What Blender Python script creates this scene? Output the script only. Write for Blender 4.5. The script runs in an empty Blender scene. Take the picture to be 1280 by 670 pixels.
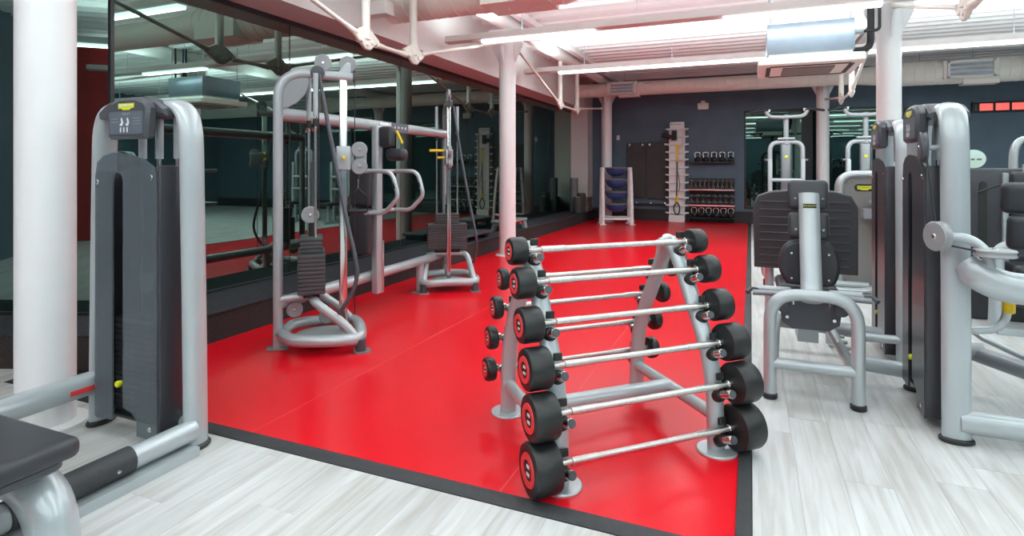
import bpy, bmesh, math, random
from mathutils import Vector as V, Matrix as MX
random.seed(7)
PI = math.pi
SC = bpy.context.scene
COL = SC.collection

# ------------------------------------------------------------------ camera, world, exposure
F_PX, HORIZON, YAW, CAM_H = 712.0, 210.5, math.radians(22.75), 1.4
cam_d = bpy.data.cameras.new('camera')
cam = bpy.data.objects.new('camera', cam_d); COL.objects.link(cam)
cam_d.sensor_width = 36.0; cam_d.sensor_fit = 'HORIZONTAL'
cam_d.lens = F_PX / 1280.0 * 36.0
cam_d.shift_y = -(335.0 - HORIZON) / 1280.0
cam_d.clip_start = 0.05; cam_d.clip_end = 100
cam.location = (0, 0, CAM_H)
cam.rotation_euler = (PI / 2, 0, YAW)
SC.camera = cam
w = bpy.data.worlds.new('world'); SC.world = w; w.use_nodes = True
w.node_tree.nodes['Background'].inputs[0].default_value = (0.9, 0.95, 1.0, 1)
w.node_tree.nodes['Background'].inputs[1].default_value = 0.3
SC.view_settings.view_transform = 'Standard'; SC.view_settings.look = 'None'
SC.view_settings.gamma = 1.0; SC.view_settings.use_curve_mapping = False
SC.view_settings.exposure = 0.06

SC.cycles.use_denoising = True
SC.cycles.max_bounces = 8; SC.cycles.diffuse_bounces = 5; SC.cycles.glossy_bounces = 4
SC.cycles.transparent_max_bounces = 8
SC.cycles.caustics_reflective = False; SC.cycles.caustics_refractive = False
SC.cycles.sample_clamp_indirect = 6.0
TUBE_POWER = 4.0
DOWN_W, UP_W = 6.8, 11.5

# ------------------------------------------------------------------ materials
def mat(name, col, rough=0.5, metal=0.0, var=0.06, scale=6.0, bump=0.0, bscale=60.0, emit=None, spec=0.5, rvar=0.0,
        alpha_mix=0.0, stretch=(1, 1, 1), coat=0.0):
    m = bpy.data.materials.new(name); m.use_nodes = True
    nt = m.node_tree; b = nt.nodes['Principled BSDF']; L = nt.links.new
    b.inputs['Roughness'].default_value = rough; b.inputs['Metallic'].default_value = metal
    b.inputs['Specular IOR Level'].default_value = spec
    b.inputs['Coat Weight'].default_value = coat
    tc = nt.nodes.new('ShaderNodeTexCoord'); mp = nt.nodes.new('ShaderNodeMapping')
    mp.inputs['Scale'].default_value = stretch
    L(tc.outputs['Object'], mp.inputs['Vector'])
    n = nt.nodes.new('ShaderNodeTexNoise'); n.inputs['Scale'].default_value = scale; n.inputs['Detail'].default_value = 4
    L(mp.outputs['Vector'], n.inputs['Vector'])
    r = nt.nodes.new('ShaderNodeValToRGB')
    r.color_ramp.elements[0].position = 0.12; r.color_ramp.elements[1].position = 0.88; var *= 1.6
    r.color_ramp.elements[0].color = tuple(c * (1 - var) for c in col) + (1,)
    r.color_ramp.elements[1].color = tuple(min(1, c * (1 + var)) for c in col) + (1,)
    L(n.outputs['Fac'], r.inputs['Fac']); L(r.outputs['Color'], b.inputs['Base Color'])
    if rvar:
        mr = nt.nodes.new('ShaderNodeMapRange')
        mr.inputs['To Min'].default_value = max(0.02, rough - rvar); mr.inputs['To Max'].default_value = rough + rvar
        L(n.outputs['Fac'], mr.inputs['Value']); L(mr.outputs['Result'], b.inputs['Roughness'])
    if bump:
        n2 = nt.nodes.new('ShaderNodeTexNoise'); n2.inputs['Scale'].default_value = bscale; n2.inputs['Detail'].default_value = 3
        L(tc.outputs['Object'], n2.inputs['Vector'])
        bp = nt.nodes.new('ShaderNodeBump'); bp.inputs['Strength'].default_value = bump; bp.inputs['Distance'].default_value = 0.01
        L(n2.outputs['Fac'], bp.inputs['Height']); L(bp.outputs['Normal'], b.inputs['Normal'])
    if emit:
        b.inputs['Emission Color'].default_value = emit[0] + (1,); b.inputs['Emission Strength'].default_value = emit[1]
    if alpha_mix:
        t = nt.nodes.new('ShaderNodeBsdfTransparent'); t.inputs[0].default_value = (0.75, 0.8, 0.85, 1)
        mx = nt.nodes.new('ShaderNodeMixShader'); mx.inputs[0].default_value = alpha_mix
        out = nt.nodes['Material Output']
        L(b.outputs[0], mx.inputs[1]); L(t.outputs[0], mx.inputs[2]); L(mx.outputs[0], out.inputs['Surface'])
    return m

M = {}
M['white'] = mat('white_paint', (0.80, 0.79, 0.77), 0.45, var=0.015)
M['column'] = mat('column_paint', (0.82, 0.82, 0.82), 0.4, var=0.012)
M['deck'] = mat('ceiling_deck_paint', (0.86, 0.86, 0.86), 0.5, var=0.02)
M['cream'] = mat('cream_paint', (0.80, 0.78, 0.71), 0.45, var=0.02)
M['wallgrey'] = mat('slate_wall_paint', (0.088, 0.135, 0.180), 0.6, var=0.10, scale=2.5, bump=0.05, bscale=25)
M['skirt'] = mat('dark_skirting', (0.020, 0.018, 0.019), 0.5, var=0.2)
M['redwall'] = mat('red_wall_paint', (0.45, 0.02, 0.02), 0.6)
M['red'] = mat('red_rubber', (0.72, 0.006, 0.016), 0.29, var=0.02, scale=0.9, rvar=0.0, spec=0.22)
M['weld'] = mat('pale_red_weld', (0.72, 0.09, 0.09), 0.45)
M['rubber'] = mat('black_edging', (0.035, 0.037, 0.04), 0.6, var=0.15, scale=30, bump=0.1, bscale=200)
M['silver'] = mat('silver_paint', (0.43, 0.475, 0.49), 0.30, metal=0.25, var=0.03, coat=0.3)
M['silver_dark'] = mat('silver_dark_paint', (0.27, 0.285, 0.30), 0.34, metal=0.4, var=0.04)
M['chrome'] = mat('chrome', (0.66, 0.66, 0.64), 0.18, metal=1.0, var=0.04, scale=20)
M['knurl'] = mat('knurled_chrome', (0.62, 0.61, 0.58), 0.33, metal=1.0, var=0.12, scale=60, bump=0.15, bscale=600)
M['pulley'] = mat('grey_pulley', (0.29, 0.305, 0.315), 0.4, metal=0.2, var=0.03)
M['blackrub'] = mat('black_rubber', (0.013, 0.014, 0.0145), 0.42, var=0.15, scale=12, bump=0.03, bscale=80)
M['plastic'] = mat('charcoal_plastic', (0.060, 0.066, 0.076), 0.42, var=0.05)
M['shroud'] = mat('smoked_shroud', (0.14, 0.165, 0.18), 0.22, var=0.04, alpha_mix=0.42)
M['shroud_solid'] = mat('charcoal_shroud', (0.040, 0.041, 0.048), 0.30, var=0.05)
M['pad'] = mat('charcoal_vinyl', (0.030, 0.032, 0.038), 0.45, var=0.08, bump=0.05, bscale=250)
M['iron'] = mat('grey_weight_plate', (0.055, 0.056, 0.06), 0.45, var=0.1)
M['footplate'] = mat('grey_footplate', (0.050, 0.053, 0.060), 0.55, var=0.06)
M['yellow'] = mat('yellow_plastic', (0.80, 0.56, 0.01), 0.4)
M['lime'] = mat('lime_plastic', (0.70, 0.72, 0.02), 0.4)
M['ringred'] = mat('coral_red_ring', (0.75, 0.045, 0.05), 0.4)
M['print'] = mat('white_print', (0.75, 0.76, 0.78), 0.5)
M['printgrey'] = mat('grey_print', (0.30, 0.31, 0.33), 0.5)
M['placard'] = mat('placard_blue_grey', (0.12, 0.14, 0.17), 0.35)
M['carpet'] = mat('charcoal_carpet', (0.050, 0.053, 0.060), 0.95, var=0.5, scale=90, bump=0.6, bscale=220, spec=0.1)
M['fascia'] = mat('dark_fascia', (0.045, 0.036, 0.036), 0.8, var=0.3, scale=60, bump=0.2, bscale=150, spec=0.2)
M['frame'] = mat('dark_window_frame', (0.015, 0.016, 0.017), 0.4)
M['bronze'] = mat('bronze_grey_panel', (0.24, 0.225, 0.215), 0.32, metal=0.35, var=0.04)
M['blue'] = mat('blue_dome', (0.03, 0.075, 0.25), 0.35, var=0.1)
M['mat'] = mat('dark_foam_mat', (0.060, 0.056, 0.056), 0.75, var=0.12, bump=0.1)
M['matgrey'] = mat('grey_foam', (0.15, 0.16, 0.165), 0.7, var=0.1)
M['taupe'] = mat('taupe_foam', (0.20, 0.185, 0.165), 0.7, var=0.1)
M['galv'] = mat('galvanised_steel', (0.27, 0.32, 0.38), 0.35, metal=0.6, var=0.08)
M['black'] = mat('black_lagging', (0.014, 0.014, 0.015), 0.55)
M['orange'] = mat('orange_plastic', (0.85, 0.10, 0.015), 0.45)
M['dbgrey'] = mat('dumbbell_grey', (0.12, 0.13, 0.13), 0.35)
M['mint'] = mat('mint_sign', (0.62, 0.80, 0.70), 0.5)
M['blueish'] = mat('grey_step', (0.24, 0.26, 0.28), 0.5)
M['lamp'] = mat('lamp_diffuser', (0.9, 0.9, 0.9), 0.5, emit=((0.88, 1.0, 1.02), TUBE_POWER))
M['lamp'].cycles.emission_sampling = 'NONE'
M['display'] = mat('red_display', (0.8, 0.1, 0.09), 0.4, emit=((1.0, 0.14, 0.12), 0.9))
M['batten'] = mat('batten_paint', (0.72, 0.68, 0.66), 0.45, var=0.02)

def glass_mat(name, tint, base, fac, rough=0.0):
    m = bpy.data.materials.new(name); m.use_nodes = True
    nt = m.node_tree; nt.nodes.remove(nt.nodes['Principled BSDF'])
    g = nt.nodes.new('ShaderNodeBsdfGlossy'); g.inputs['Color'].default_value = tint + (1,); g.inputs['Roughness'].default_value = rough
    d = nt.nodes.new('ShaderNodeBsdfDiffuse'); d.inputs['Color'].default_value = base + (1,)
    lw = nt.nodes.new('ShaderNodeFresnel'); lw.inputs['IOR'].default_value = 1.5
    ad = nt.nodes.new('ShaderNodeMath'); ad.operation = 'ADD'; ad.use_clamp = True; ad.inputs[1].default_value = fac
    tc = nt.nodes.new('ShaderNodeTexCoord'); n = nt.nodes.new('ShaderNodeTexNoise'); n.inputs['Scale'].default_value = 0.7
    bp = nt.nodes.new('ShaderNodeBump'); bp.inputs['Strength'].default_value = 0.015; bp.inputs['Distance'].default_value = 0.05
    nt.links.new(tc.outputs['Object'], n.inputs['Vector']); nt.links.new(n.outputs['Fac'], bp.inputs['Height'])
    nt.links.new(bp.outputs['Normal'], g.inputs['Normal'])
    nt.links.new(lw.outputs[0], ad.inputs[0])
    mx = nt.nodes.new('ShaderNodeMixShader')
    nt.links.new(ad.outputs[0], mx.inputs[0]); nt.links.new(d.outputs[0], mx.inputs[1]); nt.links.new(g.outputs[0], mx.inputs[2])
    nt.links.new(mx.outputs[0], nt.nodes['Material Output'].inputs['Surface'])
    return m
M['glass'] = glass_mat('green_tinted_glass', (0.62, 0.86, 0.76), (0.004, 0.010, 0.009), 0.25)
M['glass2'] = glass_mat('dark_green_glass', (0.50, 0.80, 0.68), (0.003, 0.009, 0.008), 0.07)

def plank_mat():
    m = bpy.data.materials.new('whitewashed_oak'); m.use_nodes = True
    nt = m.node_tree; b = nt.nodes['Principled BSDF']; L = nt.links.new; N = nt.nodes.new
    geo = N('ShaderNodeNewGeometry'); oi = N('ShaderNodeObjectInfo')
    add = N('ShaderNodeVectorMath'); add.operation = 'MULTIPLY_ADD'
    L(oi.outputs['Random'], add.inputs[0]); add.inputs[1].default_value = (13.0, 57.0, 5.0); L(geo.outputs['Position'], add.inputs[2])
    mp = N('ShaderNodeMapping'); mp.inputs['Scale'].default_value = (30, 2.0, 1); L(add.outputs[0], mp.inputs['Vector'])
    n = N('ShaderNodeTexNoise'); n.inputs['Scale'].default_value = 1.0; n.inputs['Detail'].default_value = 6; n.inputs['Distortion'].default_value = 0.6
    L(mp.outputs[0], n.inputs['Vector'])
    r = N('ShaderNodeValToRGB'); e = r.color_ramp.elements
    e[0].position = 0.25; e[0].color = (0.50, 0.49, 0.465, 1); e[1].position = 0.60; e[1].color = (0.66, 0.67, 0.67, 1)
    L(n.outputs['Fac'], r.inputs['Fac'])
    mp2 = N('ShaderNodeMapping'); mp2.inputs['Scale'].default_value = (5, 1.2, 1); L(add.outputs[0], mp2.inputs['Vector'])
    n2 = N('ShaderNodeTexNoise'); n2.inputs['Scale'].default_value = 1.0; n2.inputs['Detail'].default_value = 3; L(mp2.outputs[0], n2.inputs['Vector'])
    r2 = N('ShaderNodeValToRGB'); e = r2.color_ramp.elements
    e[0].position = 0.3; e[0].color = (0.80, 0.785, 0.755, 1); e[1].position = 0.6; e[1].color = (1, 1, 1, 1)
    L(n2.outputs['Fac'], r2.inputs['Fac'])
    mm = N('ShaderNodeMix'); mm.data_type = 'RGBA'; mm.blend_type = 'MULTIPLY'; mm.inputs[0].default_value = 1
    L(r.outputs[0], mm.inputs[6]); L(r2.outputs[0], mm.inputs[7])
    mr = N('ShaderNodeMapRange'); mr.inputs['To Min'].default_value = 0.93; mr.inputs['To Max'].default_value = 1.04
    L(oi.outputs['Random'], mr.inputs['Value'])
    m3 = N('ShaderNodeMix'); m3.data_type = 'RGBA'; m3.blend_type = 'MULTIPLY'; m3.inputs[0].default_value = 1
    L(mm.outputs[2], m3.inputs[6]); L(mr.outputs[0], m3.inputs[7]); L(m3.outputs[2], b.inputs['Base Color'])
    b.inputs['Roughness'].default_value = 0.42
    return m
M['plank'] = plank_mat()

# ------------------------------------------------------------------ mesh helpers
def fillet(pts, r, n=7):
    pts = [V(p) for p in pts]; out = [pts[0]]
    for i in range(1, len(pts) - 1):
        a, p, c = pts[i - 1], pts[i], pts[i + 1]
        rr = r[i - 1] if isinstance(r, (list, tuple)) else r
        ra = min(rr, (a - p).length * 0.49); rc = min(rr, (c - p).length * 0.49)
        s = p + (a - p).normalized() * ra; e = p + (c - p).normalized() * rc
        for k in range(n + 1):
            t = k / n; out.append(s * (1 - t) ** 2 + p * 2 * t * (1 - t) + e * t * t)
    out.append(pts[-1]); return out

class MB:
    def __init__(s): s.v = []; s.f = []
    def add(s, vs, fs, m=None):
        o = len(s.v)
        s.v += [tuple(m @ V(p)) if m is not None else tuple(p) for p in vs]
        s.f += [tuple(i + o for i in f) for f in fs]; return s
    def box(s, c, size, m=None):
        x, y, z = c; a, b, d = size[0] / 2, size[1] / 2, size[2] / 2
        vs = [(x + i * a, y + j * b, z + k * d) for i in (-1, 1) for j in (-1, 1) for k in (-1, 1)]
        return s.add(vs, [(0, 1, 3, 2), (4, 6, 7, 5), (0, 4, 5, 1), (2, 3, 7, 6), (0, 2, 6, 4), (1, 5, 7, 3)], m)
    def lohi(s, lo, hi, m=None):
        return s.box([(a + b) / 2 for a, b in zip(lo, hi)], [b - a for a, b in zip(lo, hi)], m)
    def rbox(s, c, size, r, seg=3, m=None):
        h = [q / 2 for q in size]; r = min([r] + [q * 0.999 for q in h])
        ang = [r * (1 - math.cos(PI / 2 * k / seg)) for k in range(seg + 1)]
        def line(q): return [-q + a for a in ang] + [q - a for a in reversed(ang)]
        idx = {}; vs = []; fs = []
        def vert(p):
            q = V([max(-h[i] + r, min(h[i] - r, p[i])) for i in range(3)]); d = V(p) - q
            # project to rounded surface
            if d.length > 1e-9: d = d.normalized() * r
            p2 = q + d; k = tuple(round(t, 6) for t in p2)
            if k not in idx: idx[k] = len(vs); vs.append((p2.x + c[0], p2.y + c[1], p2.z + c[2]))
            return idx[k]
        for ax in range(3):
            u, w_ = [(1, 2), (2, 0), (0, 1)][ax]
            lu, lw = line(h[u]), line(h[w_])
            for sg in (-1, 1):
                for i in range(len(lu) - 1):
                    for j in range(len(lw) - 1):
                        q = []
                        for (a, b) in ((lu[i], lw[j]), (lu[i + 1], lw[j]), (lu[i + 1], lw[j + 1]), (lu[i], lw[j + 1])):
                            p = [0, 0, 0]; p[ax] = sg * h[ax]; p[u] = a; p[w_] = b; q.append(vert(p))
                        if sg < 0: q.reverse()
                        q2 = []
                        for t in q:
                            if t not in q2: q2.append(t)
                        if len(q2) > 2: fs.append(tuple(q2))
        return s.add(vs, fs, m)
    def prism(s, outline, z0, z1, bev=0.0, m=None):
        n = len(outline); P = [V((x, y, 0)) for x, y in outline]
        area = sum(P[i].x * P[(i + 1) % n].y - P[(i + 1) % n].x * P[i].y for i in range(n))
        if area < 0: P.reverse()
        def inset(d):
            out = []
            for i in range(n):
                a = (P[i] - P[i - 1]).normalized(); b = (P[(i + 1) % n] - P[i]).normalized()
                nn = V((-a.y - b.y, a.x + b.x, 0))
                k = nn.length
                nn = nn.normalized() * d / max(0.4, k / 2) if k > 1e-6 else nn
                out.append(P[i] + nn)
            return out
        rings = [(inset(bev), z0), (P, z0 + bev), (P, z1 - bev), (inset(bev), z1)] if bev else [(P, z0), (P, z1)]
        vs = [(p.x, p.y, z) for R, z in rings for p in R]; fs = [tuple(reversed(range(n)))]
        for k in range(len(rings) - 1):
            for i in range(n):
                j = (i + 1) % n; fs.append((k * n + i, k * n + j, (k + 1) * n + j, (k + 1) * n + i))
        fs.append(tuple(range((len(rings) - 1) * n, len(rings) * n)))
        return s.add(vs, fs, m)
    def lathe(s, prof, p0=(0, 0, 0), d=(0, 0, 1), n=20, m=None):
        p0 = V(p0); d = V(d).normalized()
        a = d.orthogonal().normalized(); b = d.cross(a)
        vs = []; rows = []
        for r, t in prof:
            if r < 1e-6: rows.append([len(vs)]); vs.append(p0 + d * t)
            else:
                rows.append(list(range(len(vs), len(vs) + n)))
                vs += [p0 + d * t + (a * math.cos(2 * PI * k / n) + b * math.sin(2 * PI * k / n)) * r for k in range(n)]
        fs = []
        for A, B in zip(rows, rows[1:]):
            if len(A) == 1 and len(B) == 1: continue
            for k in range(n):
                k2 = (k + 1) % n
                if len(A) == 1: fs.append((A[0], B[k2], B[k]))
                elif len(B) == 1: fs.append((A[k], A[k2], B[0]))
                else: fs.append((A[k], A[k2], B[k2], B[k]))
        return s.add(vs, fs, m)
    def cyl(s, p0, p1, r, r1=None, n=16, bev=0.0, m=None):
        p0 = V(p0); p1 = V(p1); L = (p1 - p0).length; r1 = r if r1 is None else r1
        if bev: pr = [(0, 0), (r - bev, 0), (r, bev), (r1, L - bev), (r1 - bev, L), (0, L)]
        else: pr = [(0, 0), (r, 0), (r1, L), (0, L)]
        return s.lathe(pr, p0, p1 - p0, n, m)
    def tube(s, path, r, n=12, up=None, caps=True, closed=False, m=None):
        P = [V(p) for p in path]; N = len(P)
        T = []
        for i in range(N):
            a = P[i - 1] if (i > 0 or closed) else P[i]; b = P[(i + 1) % N] if (i < N - 1 or closed) else P[i]
            T.append((b - a).normalized())
        ref = V(up) if up is not None else None
        bb = None; vs = []
        for i in range(N):
            t = T[i]
            if ref is not None: b = ref - t * ref.dot(t)
            elif bb is None: b = t.orthogonal()
            else: b = bb - t * bb.dot(t)
            b.normalize(); bb = b; a = t.cross(b)
            rr = r[i] if isinstance(r, list) else r
            ra, rb = rr if isinstance(rr, tuple) else (rr, rr)
            vs += [P[i] + a * math.cos(2 * PI * k / n) * ra + b * math.sin(2 * PI * k / n) * rb for k in range(n)]
        fs = []
        for i in range(N if closed else N - 1):
            i2 = (i + 1) % N
            for k in range(n):
                k2 = (k + 1) % n; fs.append((i * n + k, i * n + k2, i2 * n + k2, i2 * n + k))
        if caps and not closed:
            fs.append(tuple(reversed(range(n)))); fs.append(tuple(range((N - 1) * n, N * n)))
        return s.add(vs, fs, m)
    def mesh(s, name, material, angle=38):
        me = bpy.data.meshes.new(name); me.from_pydata(s.v, [], s.f); me.update()
        bm = bmesh.new(); bm.from_mesh(me); bmesh.ops.recalc_face_normals(bm, faces=bm.faces)
        for f in bm.faces: f.smooth = True
        bm.to_mesh(me); bm.free()
        me.set_sharp_from_angle(angle=math.radians(angle))
        me.materials.append(M[material]); return me
    def build(s, name, material, parent=None, angle=38):
        return link(name, s.mesh(name, material, angle), parent)

def link(name, data, parent=None):
    o = bpy.data.objects.new(name, data); COL.objects.link(o)
    if parent is not None: o.parent = parent
    return o
def tag(o, label, cat, group=None):
    o['label'] = label; o['category'] = cat
    if group: o['group'] = group
    return o
def thing(name, label, cat, loc=(0, 0, 0), rz=0.0, group=None):
    o = link(name, None); o.location = loc; o.rotation_euler = (0, 0, rz); o.empty_display_size = 0.1
    return tag(o, label, cat, group)
def struct(o): o['kind'] = 'structure'; return o
def dup(o, loc=None, rz=None, label=None, parent=None):
    c = o.copy(); COL.objects.link(c)
    if parent is not None: c.parent = parent
    if loc is not None: c.location = loc
    if rz is not None: c.rotation_euler = (0, 0, rz)
    if label: c['label'] = label
    for ch in list(o.children): dup(ch, parent=c)
    return c
def text(body, size, material, parent, mtx, name='lettering', ext=0.0006):
    cu = bpy.data.curves.new('lettering', 'FONT'); cu.body = body; cu.size = size; cu.extrude = ext
    cu.align_x = 'CENTER'; cu.align_y = 'CENTER'; cu.resolution_u = 2
    tmp = bpy.data.objects.new('lettering_source', cu)
    me = bpy.data.meshes.new_from_object(tmp); bpy.data.objects.remove(tmp); bpy.data.curves.remove(cu)
    me.transform(mtx); me.materials.clear(); me.materials.append(M[material])
    return link(name, me, parent)
def facing(p, nrm, up=(0, 0, 1)):
    """matrix whose local z is nrm and local y is up, at p"""
    z = V(nrm).normalized(); y = V(up); y = (y - z * y.dot(z)).normalized(); x = y.cross(z)
    return MX.Translation(V(p)) @ MX((x, y, z)).transposed().to_4x4()
XZ = MX(((1, 0, 0, 0), (0, 0, -1, 0), (0, 1, 0, 0), (0, 0, 0, 1)))     # prism outline (x,z), depth runs towards -y
YZ = MX(((0, 0, 1, 0), (1, 0, 0, 0), (0, 1, 0, 0), (0, 0, 0, 1)))      # prism outline (y,z), depth runs towards +x
def rrect(x0, y0, x1, y1, r, n=5):
    out = []
    for cx, cy, a0 in ((x1 - r, y1 - r, 0), (x0 + r, y1 - r, 90), (x0 + r, y0 + r, 180), (x1 - r, y0 + r, 270)):
        for k in range(n + 1):
            a = math.radians(a0 + 90 * k / n); out.append((cx + r * math.cos(a), cy + r * math.sin(a)))
    return out
def ellipse(cx, cy, a, b, n=24): return [(cx + a * math.cos(2 * PI * k / n), cy + b * math.sin(2 * PI * k / n)) for k in range(n)]

# ------------------------------------------------------------------ the room
GX, UX, LX = -4.6, -4.12, -3.98            # glass plane, upper wall plane, ledge front plane
SOF, CEIL, YB, YF, XR = 3.0, 3.8, 15.7, -5.0, 9.5
CORN = (-4.6, 2.9); CORN2 = (-7.6, 1.75)
RED_X0, RED_X1, RED_Y0 = LX, -0.055, 2.24

floor = struct(MB().lohi((-7.8, YF - .1, -.16), (XR + .1, YB + .1, -.010)).build('floor', 'skirt'))
# whitewashed planks
PW, PL, TH = 0.190, 1.25, 0.010
cols = []
def add_col(x0, x1, y0, y1):
    y = y0 - random.random() * PL
    while y < y1:
        a, b = max(y, y0), min(y + PL, y1)
        if b - a > 0.02: cols.append((x0, x1, a, b))
        y += PL
x = 0.006
while x < XR: add_col(x, min(x + PW, XR), YF, YB); x += PW
x = 0.006
while x > -7.6: add_col(x - PW, x, YF, 2.155 if x - PW > -4.7 else 1.7 + max(0, (x + 7.6)) * 0.38); x -= PW
S_, C_ = math.sin(YAW), math.cos(YAW)
def proj(p):
    zc = -S_ * p[0] + C_ * p[1]; xc = C_ * p[0] + S_ * p[1]
    if zc < 0.05: return None
    return (640 + F_PX * xc / zc, HORIZON - F_PX * (p[2] - CAM_H) / zc)
def px_area(c):
    q = [proj((a, b, 0)) for a, b in ((c[0], c[2]), (c[1], c[2]), (c[1], c[3]), (c[0], c[3]))]
    if any(k is None for k in q): return 0
    if max(k[0] for k in q) < 0 or min(k[0] for k in q) > 1280 or min(k[1] for k in q) > 670: return 0
    return abs(sum(q[i][0] * q[(i + 1) % 4][1] - q[(i + 1) % 4][0] * q[i][1] for i in range(4))) / 2
cols.sort(key=px_area, reverse=True)
g = 0.0005
pm = MB().prism([(-.5 + g / PW, -.5 + .0005), (.5 - g / PW, -.5 + .0005), (.5 - g / PW, .5 - .0005), (-.5 + g / PW, .5 - .0005)], -TH, 0).mesh('plank', 'plank')
for c in cols[:300]:
    o = link('plank', pm, floor); o.location = ((c[0] + c[1]) / 2, (c[2] + c[3]) / 2, 0)
    o.scale = (c[1] - c[0], c[3] - c[2], 1)
mb = MB()
for c in cols[300:]: mb.lohi((c[0] + g, c[2] + g, -TH), (c[1] - g, c[3] - g, 0))
o = mb.build('plank_field', 'plank', floor); o['kind'] = 'stuff'
# red rubber sheets and black edging
for a, b in ((RED_X0, -2.44), (-2.44, -1.0), (-1.0, RED_X1)):
    MB().lohi((a + .0015, RED_Y0, -TH), (b - .0015, YB, .003)).build('rubber_sheet', 'red', floor)
for xs in (-2.44, -1.0):
    MB().lohi((xs - .0022, RED_Y0, -TH), (xs + .0022, YB, .0035)).build('seam_weld', 'weld', floor)
mb = MB().prism([(2.16, -.009), (2.16, .002), (2.175, .009), (2.24, .009), (2.24, -.009)], RED_X0, 0.0, m=YZ)
struct(mb.build('trim_1', 'rubber'))
mb = MB().prism([(-.055, -.009), (-.055, .009), (-.012, .009), (0.003, .002), (0.003, -.009)], -YB, -2.24, m=XZ)
struct(mb.build('trim_2', 'rubber'))

# ledge (carpet topped plinth) under the glass
e = (V((CORN2[0], CORN2[1], 0)) - V((CORN[0], CORN[1], 0))).normalized(); nrm = V((-e.y, e.x, 0))
if nrm.y > 0: nrm = -nrm
lc = (LX, 2.62)
ledge_out = [(LX, YB), (GX - .1, YB), (GX - .1, CORN[1]), (CORN2[0], CORN2[1] + .05), (CORN2[0] + .1, CORN2[1] - .5), lc]
led = struct(MB().prism(ledge_out, -.009, .225).build('trim_3', 'fascia'))
lo2 = [(LX + .012, YB), (GX - .1, YB), (GX - .1, CORN[1]), (CORN2[0], CORN2[1] + .05), (CORN2[0] + .1, CORN2[1] - .512), (lc[0] + .012, lc[1] - .006)]
MB().prism(lo2, .225, .25, bev=.006).build('ledge_carpet', 'carpet', led)

# left wall: soffit and upper bulkhead, glass panes below
wl = MB().prism([(UX, SOF), (UX, CEIL + .1), (GX - .3, CEIL + .1), (GX - .3, SOF)], -YB, -(CORN[1] - .9), m=XZ)
wall_left = struct(wl.build('wall_left', 'white'))
mb = MB().prism([(CORN[0] + .48, CORN[1] - .3), (CORN[0] - .2, CORN[1] + .3), (CORN2[0], CORN2[1] + .4), (CORN2[0], CORN2[1] - .35)], SOF, CEIL + .1)
mb.build('bulkhead_return', 'white', wall_left)
MB().lohi((GX - .3, 15.2, .25), (UX, YB, SOF)).build('wall_pier', 'white', wall_left)
joints = [2.9, 4.75, 6.87, 9.02, 11.17, 13.3, 15.2]
win = struct(MB().lohi((GX - .08, 2.86, SOF - .05), (GX + .012, 15.2, SOF)).lohi((GX - .08, 2.86, .25), (GX + .012, 15.2, .275)).build('window_1', 'frame'))
for a, b in zip(joints, joints[1:]):
    MB().lohi((GX - .012, a + .008, .275), (GX, b - .008, SOF - .05)).build('pane', 'glass', win)
for j in joints[1:-1]:
    MB().lohi((GX - .014, j - .008, .275), (GX - .003, j + .008, SOF - .05)).build('joint', 'frame', win)
MB().lohi((GX - .02, 2.875, .275), (GX + .012, 2.905, SOF - .05)).build('mullion', 'frame', win)
# splayed part of the glazing
win2 = struct(MB().prism([(CORN[0], CORN[1] - .02), (CORN[0], CORN[1] + .06), (CORN2[0], CORN2[1] + .06), (CORN2[0], CORN2[1] - .02)], .25, .275)
              .prism([(CORN[0], CORN[1] - .02), (CORN[0], CORN[1] + .06), (CORN2[0], CORN2[1] + .06), (CORN2[0], CORN2[1] - .02)], SOF - .05, SOF).build('window_2', 'frame'))
for k in range(2):
    a = V((*CORN, 0)).lerp(V((*CORN2, 0)), k / 2 + .004); b = V((*CORN, 0)).lerp(V((*CORN2, 0)), (k + 1) / 2 - .004)
    MB().prism([(a.x, a.y), (b.x, b.y), (b.x, b.y + .012), (a.x, a.y + .012)], .275, SOF - .05).build('pane', 'glass', win2)
struct(MB().lohi((-7.8, YF, 0), (-7.6, CORN2[1] + .1, CEIL + .1)).build('wall_side', 'wallgrey'))

# back wall with the dark window
wb = MB()
WX0, WX1, WZ0, WZ1 = -0.16, 3.31, .36, 2.87
wb.lohi((GX - .3, YB, -.009), (WX0, YB + .2, CEIL + .1)).lohi((WX1, YB, -.009), (XR + .1, YB + .2, CEIL + .1))
wb.lohi((WX0, YB, -.009), (WX1, YB + .2, WZ0)).lohi((WX0, YB, WZ1), (WX1, YB + .2, CEIL + .1))
wall_back = struct(wb.build('wall_back', 'wallgrey'))
struct(MB().lohi((UX, YB - .03, 0), (XR, YB, .30)).build('baseboard_back', 'skirt'))
wn = struct(MB().lohi((WX0, YB + .02, WZ0), (WX1, YB + .08, WZ0 + .06)).lohi((WX0, YB + .02, WZ1 - .06), (WX1, YB + .08, WZ1))
            .lohi((WX0, YB + .02, WZ0), (WX0 + .04, YB + .08, WZ1)).lohi((WX1 - .05, YB + .02, WZ0), (WX1, YB + .08, WZ1))
            .lohi((1.15, YB + .02, WZ0), (1.40, YB + .08, WZ1)).build('window_3', 'frame'))
MB().lohi((WX0 + .04, YB + .05, WZ0 + .06), (1.15, YB + .06, WZ1 - .06)).build('pane', 'glass2', wn)
MB().lohi((1.40, YB + .05, WZ0 + .06), (WX1 - .05, YB + .06, WZ1 - .06)).build('pane', 'glass2', wn)
struct(MB().lohi((XR, YF, -.009), (XR + .2, YB, CEIL + .1)).build('wall_right', 'wallgrey'))
wf = struct(MB().lohi((-7.8, YF - .2, -.009), (XR + .2, YF, CEIL + .1)).build('wall_front', 'wallgrey'))
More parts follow.
